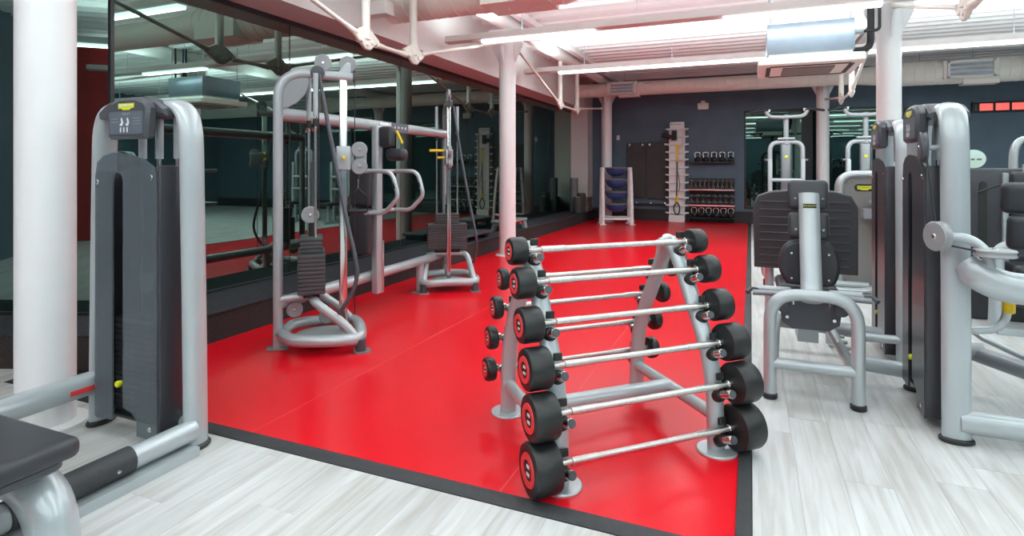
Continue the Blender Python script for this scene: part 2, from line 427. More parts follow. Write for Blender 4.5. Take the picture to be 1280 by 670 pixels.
MB().lohi((-7.6, YF, 0), (-2.0, YF + .03, CEIL)).build('painted_panel', 'redwall', wf)

# corrugated ceiling deck, ribs along x
prof = []; y = YF; pit = 0.33
while y < YB:
    prof += [(y, CEIL), (y + .12, CEIL), (y + .165, CEIL + .06), (y + .285, CEIL + .06)]; y += pit
top = [(prof[-1][0], CEIL + .14), (prof[0][0], CEIL + .14)]
struct(MB().prism(prof + top, -7.8, XR + .2, m=YZ).build('ceiling', 'deck'))

# steel columns with heads, tubular beams, tension rod trusses
def column(x, y, label, r=.135, base=True):
    t = thing('steel_column', label, 'column', (x, y, 0), 0, 'white round steel columns')
    MB().cyl((0, 0, 0), (0, 0, 3.55), r, n=32).build('shaft', 'column', t)
    MB().lathe([(0, 0), (r + .06, 0), (r + .06, .012), (r, .02), (0, .02)], n=32).build('base_plate', 'column', t)
    for s in (-1, 1):
        MB().prism([(s * (r - .02), 2.98), (s * (r + .16), 3.32), (s * (r + .16), 3.54), (s * (r - .02), 3.54)], -.012, .012, m=YZ).build('gusset', 'column', t)
        MB().prism([(s * (r - .02), 3.05), (s * (r + .13), 3.35), (s * (r + .13), 3.54), (s * (r - .02), 3.54)], -.012, .012, m=XZ).build('gusset', 'column', t)
    MB().lohi((-.2, -.29, 3.54), (.2, .29, 3.573)).build('cap_plate', 'column', t)
    return t
CY = (1.89, 8.44, 14.8)
column(-3.56, CY[0], 'white round column beside the row machine at the left edge')
column(-3.62, CY[1], 'slim white column standing on red floor behind the barbell rack')
column(-3.50, CY[2], 'white column in the far corner behind the ball rack')
column(1.60, CY[1], 'thick white column behind the two weight stack towers')
column(1.52, CY[2], 'white column in front of the dark rear window')
column(1.60, CY[0], 'white column beyond the right edge of the view')
def beam(x, label):
    t = thing('roof_beam', label, 'beam', (x, 0, 3.70))
    MB().cyl((0, YF, 0), (0, YB, 0), .125, n=24).build('tube', 'white', t)
    MB().lohi((.22, YF, .0), (.34, YB, .10)).build('purlin', 'white', t)
    return t
beam(-3.56, 'white tubular roof beam over the left column row')
beam(1.58, 'white tubular roof beam over the right column row')
def truss(x, y0, y1, label, half=.6, za=3.36, zb=3.36):
    t = thing('rod_truss', label, 'truss', (x, 0, 0), 0, 'cream tension rod trusses')
    ym = (y0 + y1) / 2; n1, n2 = ym - half, ym + half; zn = 2.66
    for k, yy in enumerate((n1, n2)):
        MB().cyl((0, yy, zn + .04), (0, yy, 3.574), .045, n=14).build('strut', 'cream', t)
        nd = MB().prism([(yy - .22, zn + .07), (yy - .02, zn - .06), (yy + .06, zn - .06), (yy + .22, zn + .06), (yy + .05, zn + .16), (yy - .05, zn + .16)], -.02, .02, bev=.008, m=YZ).build('node_plate', 'cream', t)
        for dy, dz in ((-.09, .02), (0, -.005), (.09, .02), (0, .09)):
            MB().cyl((-.035, yy + dy, zn + dz), (.035, yy + dy, zn + dz), .026, n=12, bev=.005).build('bolt', 'cream', nd)
    for a, b in (((0, y0 + .30, za), (0, n1 - .16, zn + .08)), ((0, n1 + .16, zn + .02), (0, n2 - .16, zn + .02)), ((0, n2 + .16, zn + .08), (0, y1 - .30, zb))):
        a, b = V(a), V(b); d = (b - a).normalized()
        mb = MB().cyl(a, b, .022, n=10)
        mb.cyl(a, a + d * .16, .036, .024, n=10).cyl(b, b - d * .16, .036, .024, n=10)
        mb.build('rod', 'cream', t)
truss(-3.58, CY[0], CY[1], 'cream rod truss under the roof beam near the cable machine', half=.44)
truss(-3.56, CY[1], CY[2], 'cream rod truss between the slim column and far corner', zb=2.95)
truss(1.60, CY[0], CY[1], 'cream rod truss at the upper right corner', half=.48)
truss(1.56, CY[1], CY[2], 'cream rod truss hanging beside the air conditioning cassette', zb=2.95)

# suspended fluorescent rows
def spans(a, b, on, off):
    out = []
    while a + on <= b + .01: out.append((a, a + on)); a += on + off
    return out
def lit_share(l): return sum(b - a for a, b in l) / (l[-1][1] - l[0][0])
def light_row(y, x0, x1, lit, label, z=3.2, k=1.0):
    t = thing('light_row', label, 'ceiling light', (0, y, z), 0, 'suspended fluorescent light rows')
    MB().prism([(-.080, .082), (-.088, .0), (-.06, -.012), (.06, -.012), (.088, .0), (.080, .082), (.074, .082), (.066, .05), (-.066, .05), (-.074, .082)], x0, x1, m=YZ).build('housing', 'batten', t)
    for a, b in lit:
        MB().prism([(-.058, -.012), (-.05, -.05), (.05, -.05), (.058, -.012)], a, b, m=YZ).build('lamp_tube', 'lamp', t)
    def lamp(a, b, z_, wid, watts_per_m, up):
        ld = bpy.data.lights.new('lamp_light', 'AREA'); ld.shape = 'RECTANGLE'; ld.size = b - a; ld.size_y = wid
        ld.energy = watts_per_m * (b - a); ld.color = (0.88, 1.0, 1.02)
        lo = link('lamp_light', ld, t); lo.location = ((a + b) / 2, 0, z_)
        if up: lo.rotation_euler = (PI, 0, 0)
    if len(lit) > 1 and lit[1][0] - lit[0][1] > 1:
        for a, b in lit: lamp(a, b, -.0505, .10, DOWN_W * k, False)
    else: lamp(lit[0][0], lit[-1][1], -.0505, .10, DOWN_W * k * lit_share(lit), False)
    lamp(x0 + .3, x1 - .3, .0765, .07, UP_W, True)  # added uplight, put in to brighten the ceiling with neutral bounce
    for a, b in spans(x0 + .3, x1 - .25, 1.5, .06):
        MB().lohi((a, -.035, .05), (b, .035, .075)).build('added_uplight', 'lamp', t)  # added glowing strip in the housing top, goes with the uplight
    xw = x0 + 1.15
    while xw < x1:
        for dy in (0,):
            MB().cyl((xw, dy, .05), (xw, dy, CEIL - z + .02), .004, n=6).build('wire', 'galv', t)
        xw += 1.55
light_row(7.2, -4.02, 8.8, spans(-3.46, 8.8, 1.6, 1.56), 'white batten row with alternating lit tubes, nearest in view', k=1.4)
light_row(10.08, -3.95, 8.8, spans(-3.28, 8.8, 1.56, .02), 'unbroken lit batten row beyond the air conditioning cassette', k=2.2)
light_row(4.35, -4.02, 8.8, spans(-3.46, 8.8, 1.6, .4), 'lit batten row above the barbell rack, out of view', k=.9)
light_row(1.4, -4.02, 8.8, spans(-3.46, 8.8, 1.6, .4), 'lit batten row overhead of the row machine, out of view', k=.75)
light_row(-1.6, -7, 8.8, spans(-6.46, 8.8, 1.6, .4), 'lit batten row behind the viewer, out of view')
light_row(-4.2, -7, 8.8, spans(-6.46, 8.8, 1.6, .4), 'lit batten row along the red wall, out of view')

# spiral ducts
def duct(name_label, y, z, segs, vents, near=False):
    t = thing('spiral_duct', name_label, 'duct', (0, y, z))
    for x0, x1, ra, rb in segs:
        n = max(1, int((x1 - x0) / .17)); prof = []
        for k in range(n):
            xa = (x1 - x0) * k / n; xb = (x1 - x0) * (k + 1) / n
            r1 = ra + (rb - ra) * k / n; r2 = ra + (rb - ra) * (k + 1) / n
            prof += [(r1, xa), (r2, xb - .012), (r2 + .006, xb - .008), (r2 + .006, xb - .003)]
        prof = [(0, 0)] + prof + [(rb, x1 - x0), (0, x1 - x0)]
        MB().lathe(prof, (x0, 0, 0), (1, 0, 0), n=32).build('duct_section', 'cream', t)
    for vx, vw, vh, r in vents:
        bx = MB().lohi((vx - vw / 2 - .06, -r - .04, -vh / 2 - .01), (vx + vw / 2 + .06, 0, vh / 2 + .01)).build('vent_box', 'cream', t)
        fr = MB()
        for a, b in (((vx - vw / 2, -vh / 2), (vx + vw / 2, -vh / 2 + .035)), ((vx - vw / 2, vh / 2 - .035), (vx + vw / 2, vh / 2)),
                     ((vx - vw / 2, -vh / 2), (vx - vw / 2 + .04, vh / 2)), ((vx + vw / 2 - .04, -vh / 2), (vx + vw / 2, vh / 2))):
            fr.lohi((a[0], -r - .075, a[1]), (b[0], -r - .04, b[1]))
        fr.build('vent_frame', 'white', bx)
        for k in range(3):
            zz = -vh / 2 + .035 + (vh - .07) * (k + .5) / 3
            MB().lohi((vx - vw / 2 + .04, -r - .065, zz - .025), (vx + vw / 2 - .04, -r - .055, zz + .02)).build('louvre', 'galv', bx)
        MB().lohi((vx - .1, -r * .7, -r - .05), (vx + vw / 2 + .1, r * .5, -r + .05)).build('access_box', 'cream', t)
    for xw in ([s[0] + 1.2 for s in segs] + [segs[-1][1] - .5]):
        MB().cyl((xw, 0, 0), (xw, 0, CEIL - z + .03), .005, n=6).build('hanger', 'galv', t)
duct('long cream spiral duct along the slate rear wall', 14.28, 3.388, [(UX, 2.05, .17, .17), (2.05, 2.95, .17, .255), (2.95, 9.4, .255, .255)],
     [(-2.95, .62, .30, .16), (4.05, .78, .34, .24)])
t = thing('spiral_duct', 'fat cream spiral duct at top left above the cable machine', 'duct', (0, 5.95, 3.47))
prof = [(0, 0)]
for k in range(14): prof += [(.27, k * .16), (.27, k * .16 + .148), (.276, k * .16 + .152), (.276, k * .16 + .157)]
prof += [(.27, 2.24), (.20, 2.6), (.20, 5.2), (0, 5.2)]
MB().lathe(prof, (UX, 0, 0), (1, 0, 0), n=32).build('duct_section', 'cream', t)
MB().lohi((-2.75, -.31, -.27), (-2.0, .2, -.02)).build('vent_box', 'cream', t)
for hx in (-3.9, -2.0): MB().cyl((hx, 0, 0), (hx, 0, CEIL - 3.47 + .03), .005, n=6).build('hanger', 'galv', t)
tag(MB().rbox((UX + .18, 5.42, 3.22), (.34, .16, .16), .01).build('wall_junction_box', 'white'), 'small white box fixed on the bulkhead below the fat duct', 'junction box')

# ceiling cassette air conditioner
t = thing('air_conditioner', 'galvanised ceiling cassette hanging in front of the thick column', 'air conditioner', (.64, 7.95, 2.62))
MB().rbox((0, 0, .33), (.92, .86, .36), .01, seg=1).build('casing', 'galv', t)
MB().lohi((-.44, -.41, .09), (.44, .41, .16)).build('plenum', 'white', t)
pn = MB().prism(rrect(-.56, -.52, .56, .52, .03), .0, .10, bev=.015).build('panel', 'cream', t)
for pts in ([(-.40, -.40), (.40, -.40)], [(-.40, .40), (.40, .40)], [(-.44, -.34), (-.44, .34)], [(.44, -.34), (.44, .34)]):
    a, b = pts; MB().lohi((min(a[0], b[0]) - .025, min(a[1], b[1]) - .025, -.006), (max(a[0], b[0]) + .025, max(a[1], b[1]) + .025, .02)).build('air_slot', 'black', pn)
MB().prism(rrect(-.28, -.28, .28, .28, .02), -.012, .01).build('intake_grille', 'taupe', pn)
for sx in (-1, 1):
    for sy in (-1, 1): MB().cyl((sx * .42, sy * .38, .5), (sx * .42, sy * .38, CEIL - 2.61), .006, n=6).build('hanger_rod', 'galv', t)
MB().tube(fillet([(.44, .1, .22), (.70, .1, .22), (.70, .1, CEIL - 2.61)], .12), .04, n=12).build('drain_pipe', 'black', t)
MB().tube(fillet([(.44, -.05, .42), (.765, -.05, .42), (.765, -.05, CEIL - 2.61)], .05), .018, n=10).build('refrigerant_pipe', 'black', t)
MB().cyl((.44, -.05, .42), (.60, -.05, .42), .03, n=12).build('valve', 'silver', t)

# ------------------------------------------------------------------ barbell rack and its barbells
RC, RA = (-.74, 2.98), math.radians(44)
rack = thing('barbell_rack', 'silver A-frame barbell rack on the red floor, front centre', 'barbell rack', (RC[0], RC[1], .003), RA)
LEG = [(-.39, .012), (-.388, .12), (-.378, .28), (-.350, .42), (-.303, .54), (-.228, .68), (-.132, .86), (-.06, .96), (-.02, 1.0)]
def leg_y(z):
    for (y0, z0), (y1, z1) in zip(LEG, LEG[1:]):
        if z0 <= z <= z1: return y0 + (y1 - y0) * (z - z0) / (z1 - z0)
    return LEG[-1][0]
def smooth(pts, k=3):
    pts = [V(p) for p in pts]; P = [2 * pts[0] - pts[1]] + pts + [2 * pts[-1] - pts[-2]]; out = []
    for i in range(1, len(P) - 2):
        for j in range(k):
            t = j / k; a, b, c, d = P[i - 1], P[i], P[i + 1], P[i + 2]
            out.append(.5 * ((2 * b) + (c - a) * t + (2 * a - 5 * b + 4 * c - d) * t * t + (3 * b - a - 3 * c + d) * t ** 3))
    return out + [pts[-1]]
PX = .43
for sx in (-1, 1):
    for sy in (1, -1):
        off = .055 if sy < 0 else 0.0
        MB().tube(smooth([(sx * PX + off * (z < .9 or 0.5), y * sy, z) for y, z in LEG]), (.035, .046), n=18, up=(1, 0, 0)).build('leg', 'silver', rack)
        MB().lathe([(0, 0), (.098, 0), (.098, .006), (.092, .011), (0, .011)], (sx * PX + off, -.395 * sy, 0), n=32).build('foot_disc', 'silver', rack)
    MB().rbox((sx * PX, 0, .985), (.088, .09, .05), .02).build('apex_cap', 'silver', rack)
    MB().cyl((sx * PX, -.38, .17), (sx * PX + .055, .38, .17), .032, n=16).build('side_beam', 'silver', rack)
MB().cyl((-PX + .035, .02, .17), (PX + .02, .02, .17), .042, n=18).build('cross_beam', 'silver', rack)
FRONT = [(-.115, 1.0, .133, .088), (-.204, .863, .147, .096), (-.284, .690, .163, .104), (-.373, .522, .184, .114), (-.438, .338, .199, .122), (-.445, .124, .222, .128)]
REAR = [(.225, .80, .118, .052), (.322, .625, .126, .056), (.405, .435, .130, .058), (.440, .245, .134, .060)]
def peg(y, z, sgn):
    # peg sits under the bar and leans outwards from the leg
    ly = leg_y(z - .045) * (1 if sgn < 0 else -1)
    for sx in (-1, 1):
        xp = sx * PX + (.055 if sgn > 0 else 0)
        p0 = V((xp, ly, z - .070)); d = V((0, sgn * .93, .36)).normalized()
        tip = p0 + d * (abs(y - ly) + .075)
        pg = MB().cyl(p0, tip, .021, n=18, bev=.002).build('peg', 'chrome', rack)
        MB().cyl(p0 + d * .022, p0 + d * .062, .037, .030, n=18, bev=.004).build('collar', 'blackrub', pg)
        MB().cyl(tip - d * .003, tip + d * .006, .019, n=18, bev=.002).build('end_cap', 'plastic', pg)
        MB().rbox((xp, ly + sgn * .043, z + .037), (.04, .016, .034), .004, seg=1).build('rest_block', 'blackrub', pg)
for y, z, d, w_ in FRONT: peg(y, z, -1)
for y, z, d, w_ in REAR: peg(y, z, 1)
def barbell(y, z, dia, wid, label, hl=.48, xo=0.0):
    ca, sa = math.cos(RA), math.sin(RA)
    t = thing('barbell', label, 'barbell', (RC[0] - sa * y + ca * xo, RC[1] + ca * y + sa * xo, z + .003), RA, 'fixed barbells on the rack')
    MB().lathe([(0, -hl - .03), (.0125, -hl - .03), (.0125, -.40), (.0165, -.398), (.0165, -.27), (.0145, -.268), (.0145, .268), (.0165, .27), (.0165, .398), (.0125, .40), (.0125, hl + .03), (0, hl + .03)], (0, 0, 0), (1, 0, 0), n=16).build('bar', 'knurl', t)
    for s in (-1, 1):
        MB().cyl((s * (hl - .025), 0, 0), (s * hl, 0, 0), .021, n=16, bev=.003).build('sleeve', 'chrome', t)
        r = dia / 2; b = .016
        wt = MB().lathe([(0, 0), (r - b, 0), (r - b * .3, b * .3), (r, b), (r, wid - b), (r - b * .3, wid - b * .3), (r - b, wid), (r * .68, wid), (r * .66, wid - .004), (0, wid - .004)], (s * hl, 0, 0), (s, 0, 0), n=36).build('weight', 'blackrub', t)
        x = hl + wid - .004
        MB().lathe([(r * .40, 0), (r * .40, .006), (r * .62, .006), (r * .64, .002), (r * .64, 0)], (s * x, 0, 0), (s, 0, 0), n=32).build('ring', 'ringred', wt)
        MB().box((s * (x + .002), 0, r * .14), (.003, r * .22, r * .12)).build('mark', 'print', wt)
        MB().box((s * (x + .002), 0, -r * .16), (.003, r * .26, r * .11)).build('mark', 'print', wt)
    return t
fl = ['uppermost small barbell on the near side of the rack', 'second barbell from the top, near side of the rack',
      'third barbell from the top, near side of the rack', 'fourth barbell from the top, near side of the rack',
      'second lowest large barbell on the near side of the rack', 'largest barbell, lowest on the near side of the rack']
rl = ['uppermost thin barbell on the far side of the rack', 'second thin barbell down on the far side of the rack',
      'third thin barbell down on the far side of the rack', 'lowest thin barbell on the far side of the rack']
for (y, z, d, w_), l in zip(FRONT, fl): barbell(y, z, d, w_, l)
for (y, z, d, w_), l in zip(REAR, rl): barbell(y, z, d, w_, l, .520, .078)

# ------------------------------------------------------------------ weight stack towers (shared builder)
def tower(t, shroud='shroud', badge_text=True, title=None, plates=16, ox=.075):
    """posts on local x, console and shroud face local -y"""
    for s, px in ((-1, -.35), (1, .385)):
        MB().tube(fillet([(px, 0, .02), (px - s * .013, 0, .8), (px - s * .035, 0, 1.715), (px - s * .25, 0, 1.715)], [.3, .20], 8), (.038, .064), n=20, up=(0, 1, 0)).build('post', 'silver', t)
        MB().prism(ellipse(px, 0, .050, .078), 0, .028, bev=.008).build('foot_cap', 'blackrub', t)
    MB().tube([(-.33, .03, .10), (.36, .03, .10)], .035, n=12).build('base_bar', 'silver', t)
    top = [(-.24, 1.66), (-.24, 1.70), (-.17, 1.742), (-.08, 1.760), (.02, 1.766), (.12, 1.760), (.21, 1.742), (.28, 1.70), (.28, 1.66), (.2, 1.665), (.05, 1.662), (-.16, 1.665)]
    hd = MB().prism(top, -.09, .088, bev=.014, m=XZ).build('head_cover', 'plastic', t)
    cx = .065
    prof = [(-.150, 1.555), (-.142, 1.548), (.130, 1.548), (.140, 1.556), (.156, 1.70), (.13, 1.735), (.06, 1.756), (-.06, 1.756), (-.13, 1.735), (-.158, 1.70)]
    cs = MB().prism([(cx + x, z) for x, z in prof], .075, .135, bev=.016, m=XZ).build('console', 'plastic', t)
    MB().prism(rrect(cx - .13, 1.572, cx + .12, 1.685, .012), .133, .1375, m=XZ).build('placard', 'placard', cs)
    for i, (x0, x1, z) in enumerate(((-.115, -.060, 1.648), (-.115, -.060, 1.632), (.050, .105, 1.648), (.050, .105, 1.634), (.050, .105, 1.620))):
        MB().lohi((cx + x0, -.1387, z), (cx + x1, -.1375, z + .003)).build('print_line', 'printgrey', cs)
    for x0 in (cx - .05, cx - .005):
        MB().prism([(x0, 1.617), (x0 + .02, 1.612), (x0 + .03, 1.63), (x0 + .018, 1.655), (x0 + .01, 1.648), (x0 + .015, 1.632)], .1375, .1385, m=XZ).build('pictogram', 'print', cs)
    for k in range(3): MB().lohi((cx - .045 + k * .025, -.1387, 1.581), (cx - .037 + k * .025, -.1375, 1.606)).build('pictogram', 'print', cs)
    if title: text(title, .018, 'printgrey', cs, facing((cx, -.1382, 1.672), (0, -1, 0)))
    if badge_text:
        bd = MB().prism([(cx - .06, 1.700), (cx - .035, 1.700), (cx - .025, 1.692), (cx + .025, 1.692), (cx + .035, 1.700), (cx + .055, 1.702), (cx + .06, 1.726), (cx - .06, 1.726)], .134, .1375, m=XZ).build('badge', 'lime', cs)
        text('TECHNOGYM', .0165, 'print', bd, facing((cx, -.1382, 1.714), (0, -1, 0)))
    for gx in (-.13 + ox, .0 + ox, .215):
        gr = MB().cyl((gx, .03, .08), (gx, .03, 1.66), .011, n=12).build('guide_rod', 'chrome', t)
        MB().cyl((gx, .03, 1.45), (gx, .03, 1.66), .020, n=14).build('rod_sleeve', 'silver', gr)
    # shroud
    out = [(-.31, .10), (-.305, 1.36), (-.29, 1.43), (-.24, 1.465), (-.16, 1.482), (-.06, 1.476), (.06, 1.45), (.14, 1.41), (.165, 1.37), (.17, .05),
           (.02, .05), (.02, .13), (-.02, .16), (-.085, .18), (-.085, 1.34), (-.10, 1.37), (-.13, 1.38), (-.155, 1.37), (-.17, 1.34), (-.17, .10)]
    sh = MB().prism([(x + ox, z) for x, z in out], .095, .105, m=XZ).build('front_shroud', shroud, t)
    for sx_, sz_ in ((.13, 1.355), (.12, .10), (-.285, 1.33)):
        MB().cyl((sx_ + ox, -.104, sz_), (sx_ + ox, -.111, sz_), .014, n=14, bev=.003).build('screw', 'chrome', sh)
    MB().rbox((.175 + ox, -.008, .735), (.022, .185, 1.36), .006, seg=2).build('side_shroud', 'shroud_solid', t)
    MB().rbox((-.31 + ox, -.010, .735), (.012, .17, 1.30), .005, seg=2).build('side_shroud', 'shroud_solid', t)
    MB().rbox((-.07 + ox, .082, .735), (.48, .012, 1.34), .005, seg=2).build('rear_shroud', 'shroud_solid', t)
    for k in range(plates):
        z = .135 + k * .031
        wp = MB().rbox((-.065 + ox, .012, z), (.36, .11, .027), .004, seg=1).build('weight_plate', 'iron', t)
        MB().box((-.105 + ox, -.0445, z), (.018, .003, .006)).build('plate_number', 'print', wp)
    MB().rbox((-.065 + ox, .0, .112), (.40, .15, .018), .004, seg=1).build('stack_base', 'blackrub', t)
    pn_ = MB().lathe([(0, 0), (.014, .002), (.018, .015), (.015, .03), (0, .034)], (-.128 + ox, -.080, .29), (0, -1, 0), n=14).build('selector_pin', 'lime', t)
    MB().cyl((-.128 + ox, -.043, .29), (-.128 + ox, -.081, .29), .005, n=8).build('pin_shaft', 'chrome', pn_)
    MB().lathe([(0, -.018), (.05, -.018), (.055, -.012), (.05, 0), (.055, .012), (.05, .018), (0, .018)], (-.03 + ox, .0, .80), (0, 1, 0), n=24).build('pulley', 'pulley', t)

# ------------------------------------------------------------------ row machine, front left
t = thing('row_machine', 'silver pulley row machine with smoked shroud and charcoal seat, front left', 'exercise machine', (-2.95, 2.02, 0))
tower(t, title='PULLEY')
MB().tube([(.40, -.03, .105), (.40, -1.75, .105)], (.050, .052), n=18, up=(0, 0, 1)).build('rail', 'silver', t)
MB().lohi((.335, -1.75, 0), (.475, -.05, .045)).build('rail_base', 'silver', t)
gc = MB().tube([(.40, -.34, .106), (.40, -.80, .106)], (.056, .058), n=18, up=(0, 0, 1)).build('grip_cover', 'rubber', t)
for yy in (-.42, -.70): MB().lathe([(0, 0), (.009, 0), (.006, .005), (0, .006)], (.455, yy, .10), (1, 0, .2), n=10).build('screw', 'chrome', gc)
MB().tube([(-.33, -.02, .245), (-.33, -1.75, .245)], (.058, .062), n=18, up=(0, 0, 1)).build('rail', 'silver', t)
MB().lohi((-.272, -.20, .225), (-.270, -.08, .25)).build('warning_label', 'ringred', t)
MB().rbox((.46, -1.06, .415), (.60, .64, .075), .03).build('seat_pad', 'pad', t)
MB().prism(rrect(.19, -1.35, .73, -.77, .05), .345, .38, bev=.008).build('seat_board', 'plastic', t)
MB().tube(fillet([(-.33, -.80, .26), (-.15, -.80, .285), (.66, -.80, .285), (.71, -.80, 0.0)], [.1, .26], 10), (.078, .078), n=22, up=(0, 1, 0)).build('seat_support', 'silver', t)

# chrome stand at the far left edge
t = thing('chrome_stand', 'chrome tubular stand leg behind the left column', 'stand', (-4.35, 1.62, 0))
for dx in (0, .07):
    MB().tube(fillet([(dx, .36, .0), (dx - .05, .34, .02), (dx - .35, .30, .42), (dx - .55, .28, .75)], .05), .022, n=12).build('leg', 'chrome', t)
MB().cyl((-.02, .34, .04), (.09, .34, .04), .014, n=10).build('crossbar', 'chrome', t)

# ------------------------------------------------------------------ dual cable machine with dip station
CA, CB = V((-3.38, 3.37, .003)), V((-3.47, 6.15, .003))
cm = thing('cable_machine', 'silver dual cable machine with dip station along the glass wall', 'exercise machine', CA, 0)
def disc(p, axis, r=.062, w_=.028, mat_='pulley', parent=None):
    a = V(axis).normalized(); p = V(p)
    pu = MB().lathe([(0, -w_ / 2), (r - .006, -w_ / 2), (r, -w_ / 2 + .005), (r * .94, -.003), (r * .94, .003), (r, w_ / 2 - .005), (r - .006, w_ / 2), (0, w_ / 2)], p, a, n=28).build('pulley', mat_, parent)
    for s in (-1, 1): MB().lathe([(0, .004), (.010, .004), (.014, 0)], p + a * s * w_ / 2, a * s, n=12).build('hub', 'chrome', pu)
    return pu
def unit(o, ang, mir):
    """o: post base in machine space, ang: direction of the arm, mir: side of the hose"""
    ax = V((math.cos(ang), math.sin(ang), 0)); ay = V((-math.sin(ang), math.cos(ang), 0)) * mir
    def W(x, y, z): return o + ax * x + ay * y + V((0, 0, z))
    MB().tube([W(*p) for p in fillet([(0, 0, .0), (0, 0, 2.15), (.56, 0, 2.13)], .22, 10)], .037, n=16).build('post', 'silver', cm)
    MB().cyl(W(.555, 0, 2.13), W(.575, 0, 2.13), .038, n=16, bev=.004).build('end_cap', 'plastic', cm)
    MB().rbox((0, 0, .006), (.16, .11, .012), .004, seg=1, m=MX.Translation(o) @ MX.Rotation(ang, 4, 'Z')).build('foot_plate', 'silver_dark', cm)
    fan = [(.03, 1.86), (.07, 1.87), (.14, 1.91), (.20, 1.98), (.23, 2.06), (.23, 2.12), (.03, 2.12)]
    m = MX.Translation(o) @ MX.Rotation(ang, 4, 'Z') @ XZ
    MB().prism(fan, -.012, .012, bev=.004, m=m).build('fan_plate', 'pulley', cm)
    MB().lathe([(0, 0), (.05, .01), (.055, .03), (.05, .05), (0, .06)], W(.29, .01, 2.15), ay, n=20).build('pivot_cover', 'plastic', cm)
    disc(W(.33, 0, 2.235), ay, .068, parent=cm); disc(W(.52, 0, 2.235), ay, .068, parent=cm)
    MB().prism([(.42, 2.13), (.54, 2.13), (.545, 2.24), (.50, 2.24)], -.02, .02, bev=.003, m=m).build('pulley_bracket', 'silver', cm)
    MB().rbox((0, 0, 0), (.062, .046, 2.0), .012, m=MX.Translation(W(.485, 0, 1.115)) @ MX.Rotation(ang, 4, 'Z')).build('chrome_column', 'chrome', cm)
    for xx, yy in ((.225, -.12), (.275, .12)):
        MB().cyl(W(xx, yy, .45), W(xx, yy, 2.13), .0115, n=12).build('guide_rod', 'chrome', cm)
        MB().cyl(W(xx, yy, 1.80), W(xx, yy, 2.13), .020, n=12).build('rod_sleeve', 'silver', cm)
        MB().cyl(W(xx, yy, 1.72), W(xx, yy, 1.78), .019, n=12).build('rod_buffer', 'blackrub', cm)
    R = MX.Rotation(ang, 4, 'Z')
    for k in range(10): MB().rbox((0, 0, 0), (.20, .46, .0275), .004, seg=1, m=MX.Translation(W(.245, 0, .46 + k * .030)) @ R).build('weight_plate', 'iron', cm)
    for k in range(4): MB().rbox((0, 0, 0), (.17, .28, .0275), .004, seg=1, m=MX.Translation(W(.245, 0, .76 + k * .030)) @ R).build('weight_plate', 'iron', cm)
    MB().cyl(W(.245, 0, .86), W(.245, 0, .97), .022, n=12).build('stack_stem', 'blackrub', cm)
    MB().rbox((0, 0, 0), (.12, .30, .04), .006, seg=1, m=MX.Translation(W(.245, 0, .425)) @ R).build('stack_rest', 'blackrub', cm)
    disc(W(.235, 0, 1.03), ay, .068, parent=cm)
    MB().cyl(W(.30, 0, 1.03), W(.30, 0, 2.20), .004, n=6).build('cable', 'black', cm)
    MB().cyl(W(.575, 0, .22), W(.575, 0, 2.20), .004, n=6).build('cable', 'black', cm)
    # base: leaning arch, tray ring, short stay
    arch = fillet([(.60, -.29, .05), (.50, -.27, .20), (.26, -.23, .395), (.26, .23, .395), (.50, .27, .20), (.60, .29, .05)], [.1, .10, .10, .1], 7)
    MB().tube([W(*p) for p in arch], .034, n=14).build('base_arch', 'silver', cm)
    MB().tube([W(0, 0, .38), W(.26, 0, .395)], .034, n=14).build('stay', 'silver', cm)
    ring = fillet([(.02, 0, .12), (.10, -.26, .12), (.42, -.33, .11), (.60, -.29, .10), (.62, 0, .12), (.60, .29, .10), (.42, .33, .11), (.10, .26, .12), (.02, 0, .12)], .12, 5)
    MB().tube([W(*p) for p in ring], .046, n=14).build('base_ring', 'silver', cm)
    MB().prism(ellipse(.34, 0, .22, .20), .075, .095, bev=.005, m=MX.Translation(o) @ R).build('tray', 'pulley', cm)
    for s in (-1, 1):
        MB().prism(rrect(.55, s * .29 - .06, .67, s * .29 + .06, .03), 0, .012, m=MX.Translation(o) @ R).build('foot_plate', 'silver_dark', cm)
        MB().cyl(W(.60, s * .29, .01), W(.60, s * .29, .10), .04, n=14).build('foot', 'plastic', cm)
    disc(W(.12, -.02, .29), ay, .062, parent=cm); disc(W(.36, -.02, .22), ay, .062, parent=cm)
    # hose-like guard rod
    hose = smooth([W(.30, .07, 2.13), W(.40, .15, 1.55), W(.50, .24, 1.00), W(.56, .29, .72), W(.57, .31, .58), W(.53, .31, .45), W(.44, .29, .30)], 4)
    MB().tube(hose, .016, n=12).build('guard_rod', 'plastic', cm)
    return W, R, ay, ax
ANG_L, ANG_R = math.radians(42), math.radians(-56)
W1, R1, ay1, ax1 = unit(V((0, 0, 0)), ANG_L, -1)
W2, R2, ay2, ax2 = unit(CB - CA, ANG_R, 1)
# carriages on the chrome columns
def carriage(W, R, ay, z, sg):
    MB().rbox((0, 0, 0), (.11, .09, .19), .008, m=MX.Translation(W(.485, 0, z)) @ R).build('carriage', 'silver', cm)
    MB().cyl(W(.485, sg * .04, z), W(.485, sg * .13, z), .014, n=12, bev=.003).build('pull_knob', 'yellow', cm)
    MB().rbox((0, 0, 0), (.14, .02, .16), .006, m=MX.Translation(W(.60, -.035, z)) @ R).build('pulley_plate', 'silver', cm)
    disc(W(.61, 0, z + .068), ay, .064, w_=.04, parent=cm); disc(W(.61, 0, z - .068), ay, .064, w_=.04, parent=cm)
carriage(W1, R1, ay1, 1.48, 1)
carriage(W2, R2, ay2, 1.52, -1)
MB().cyl(W2(.50, -.05, 1.60), W2(.50, -.22, 1.60), .016, n=12, bev=.004).build('pull_handle', 'yellow', cm)
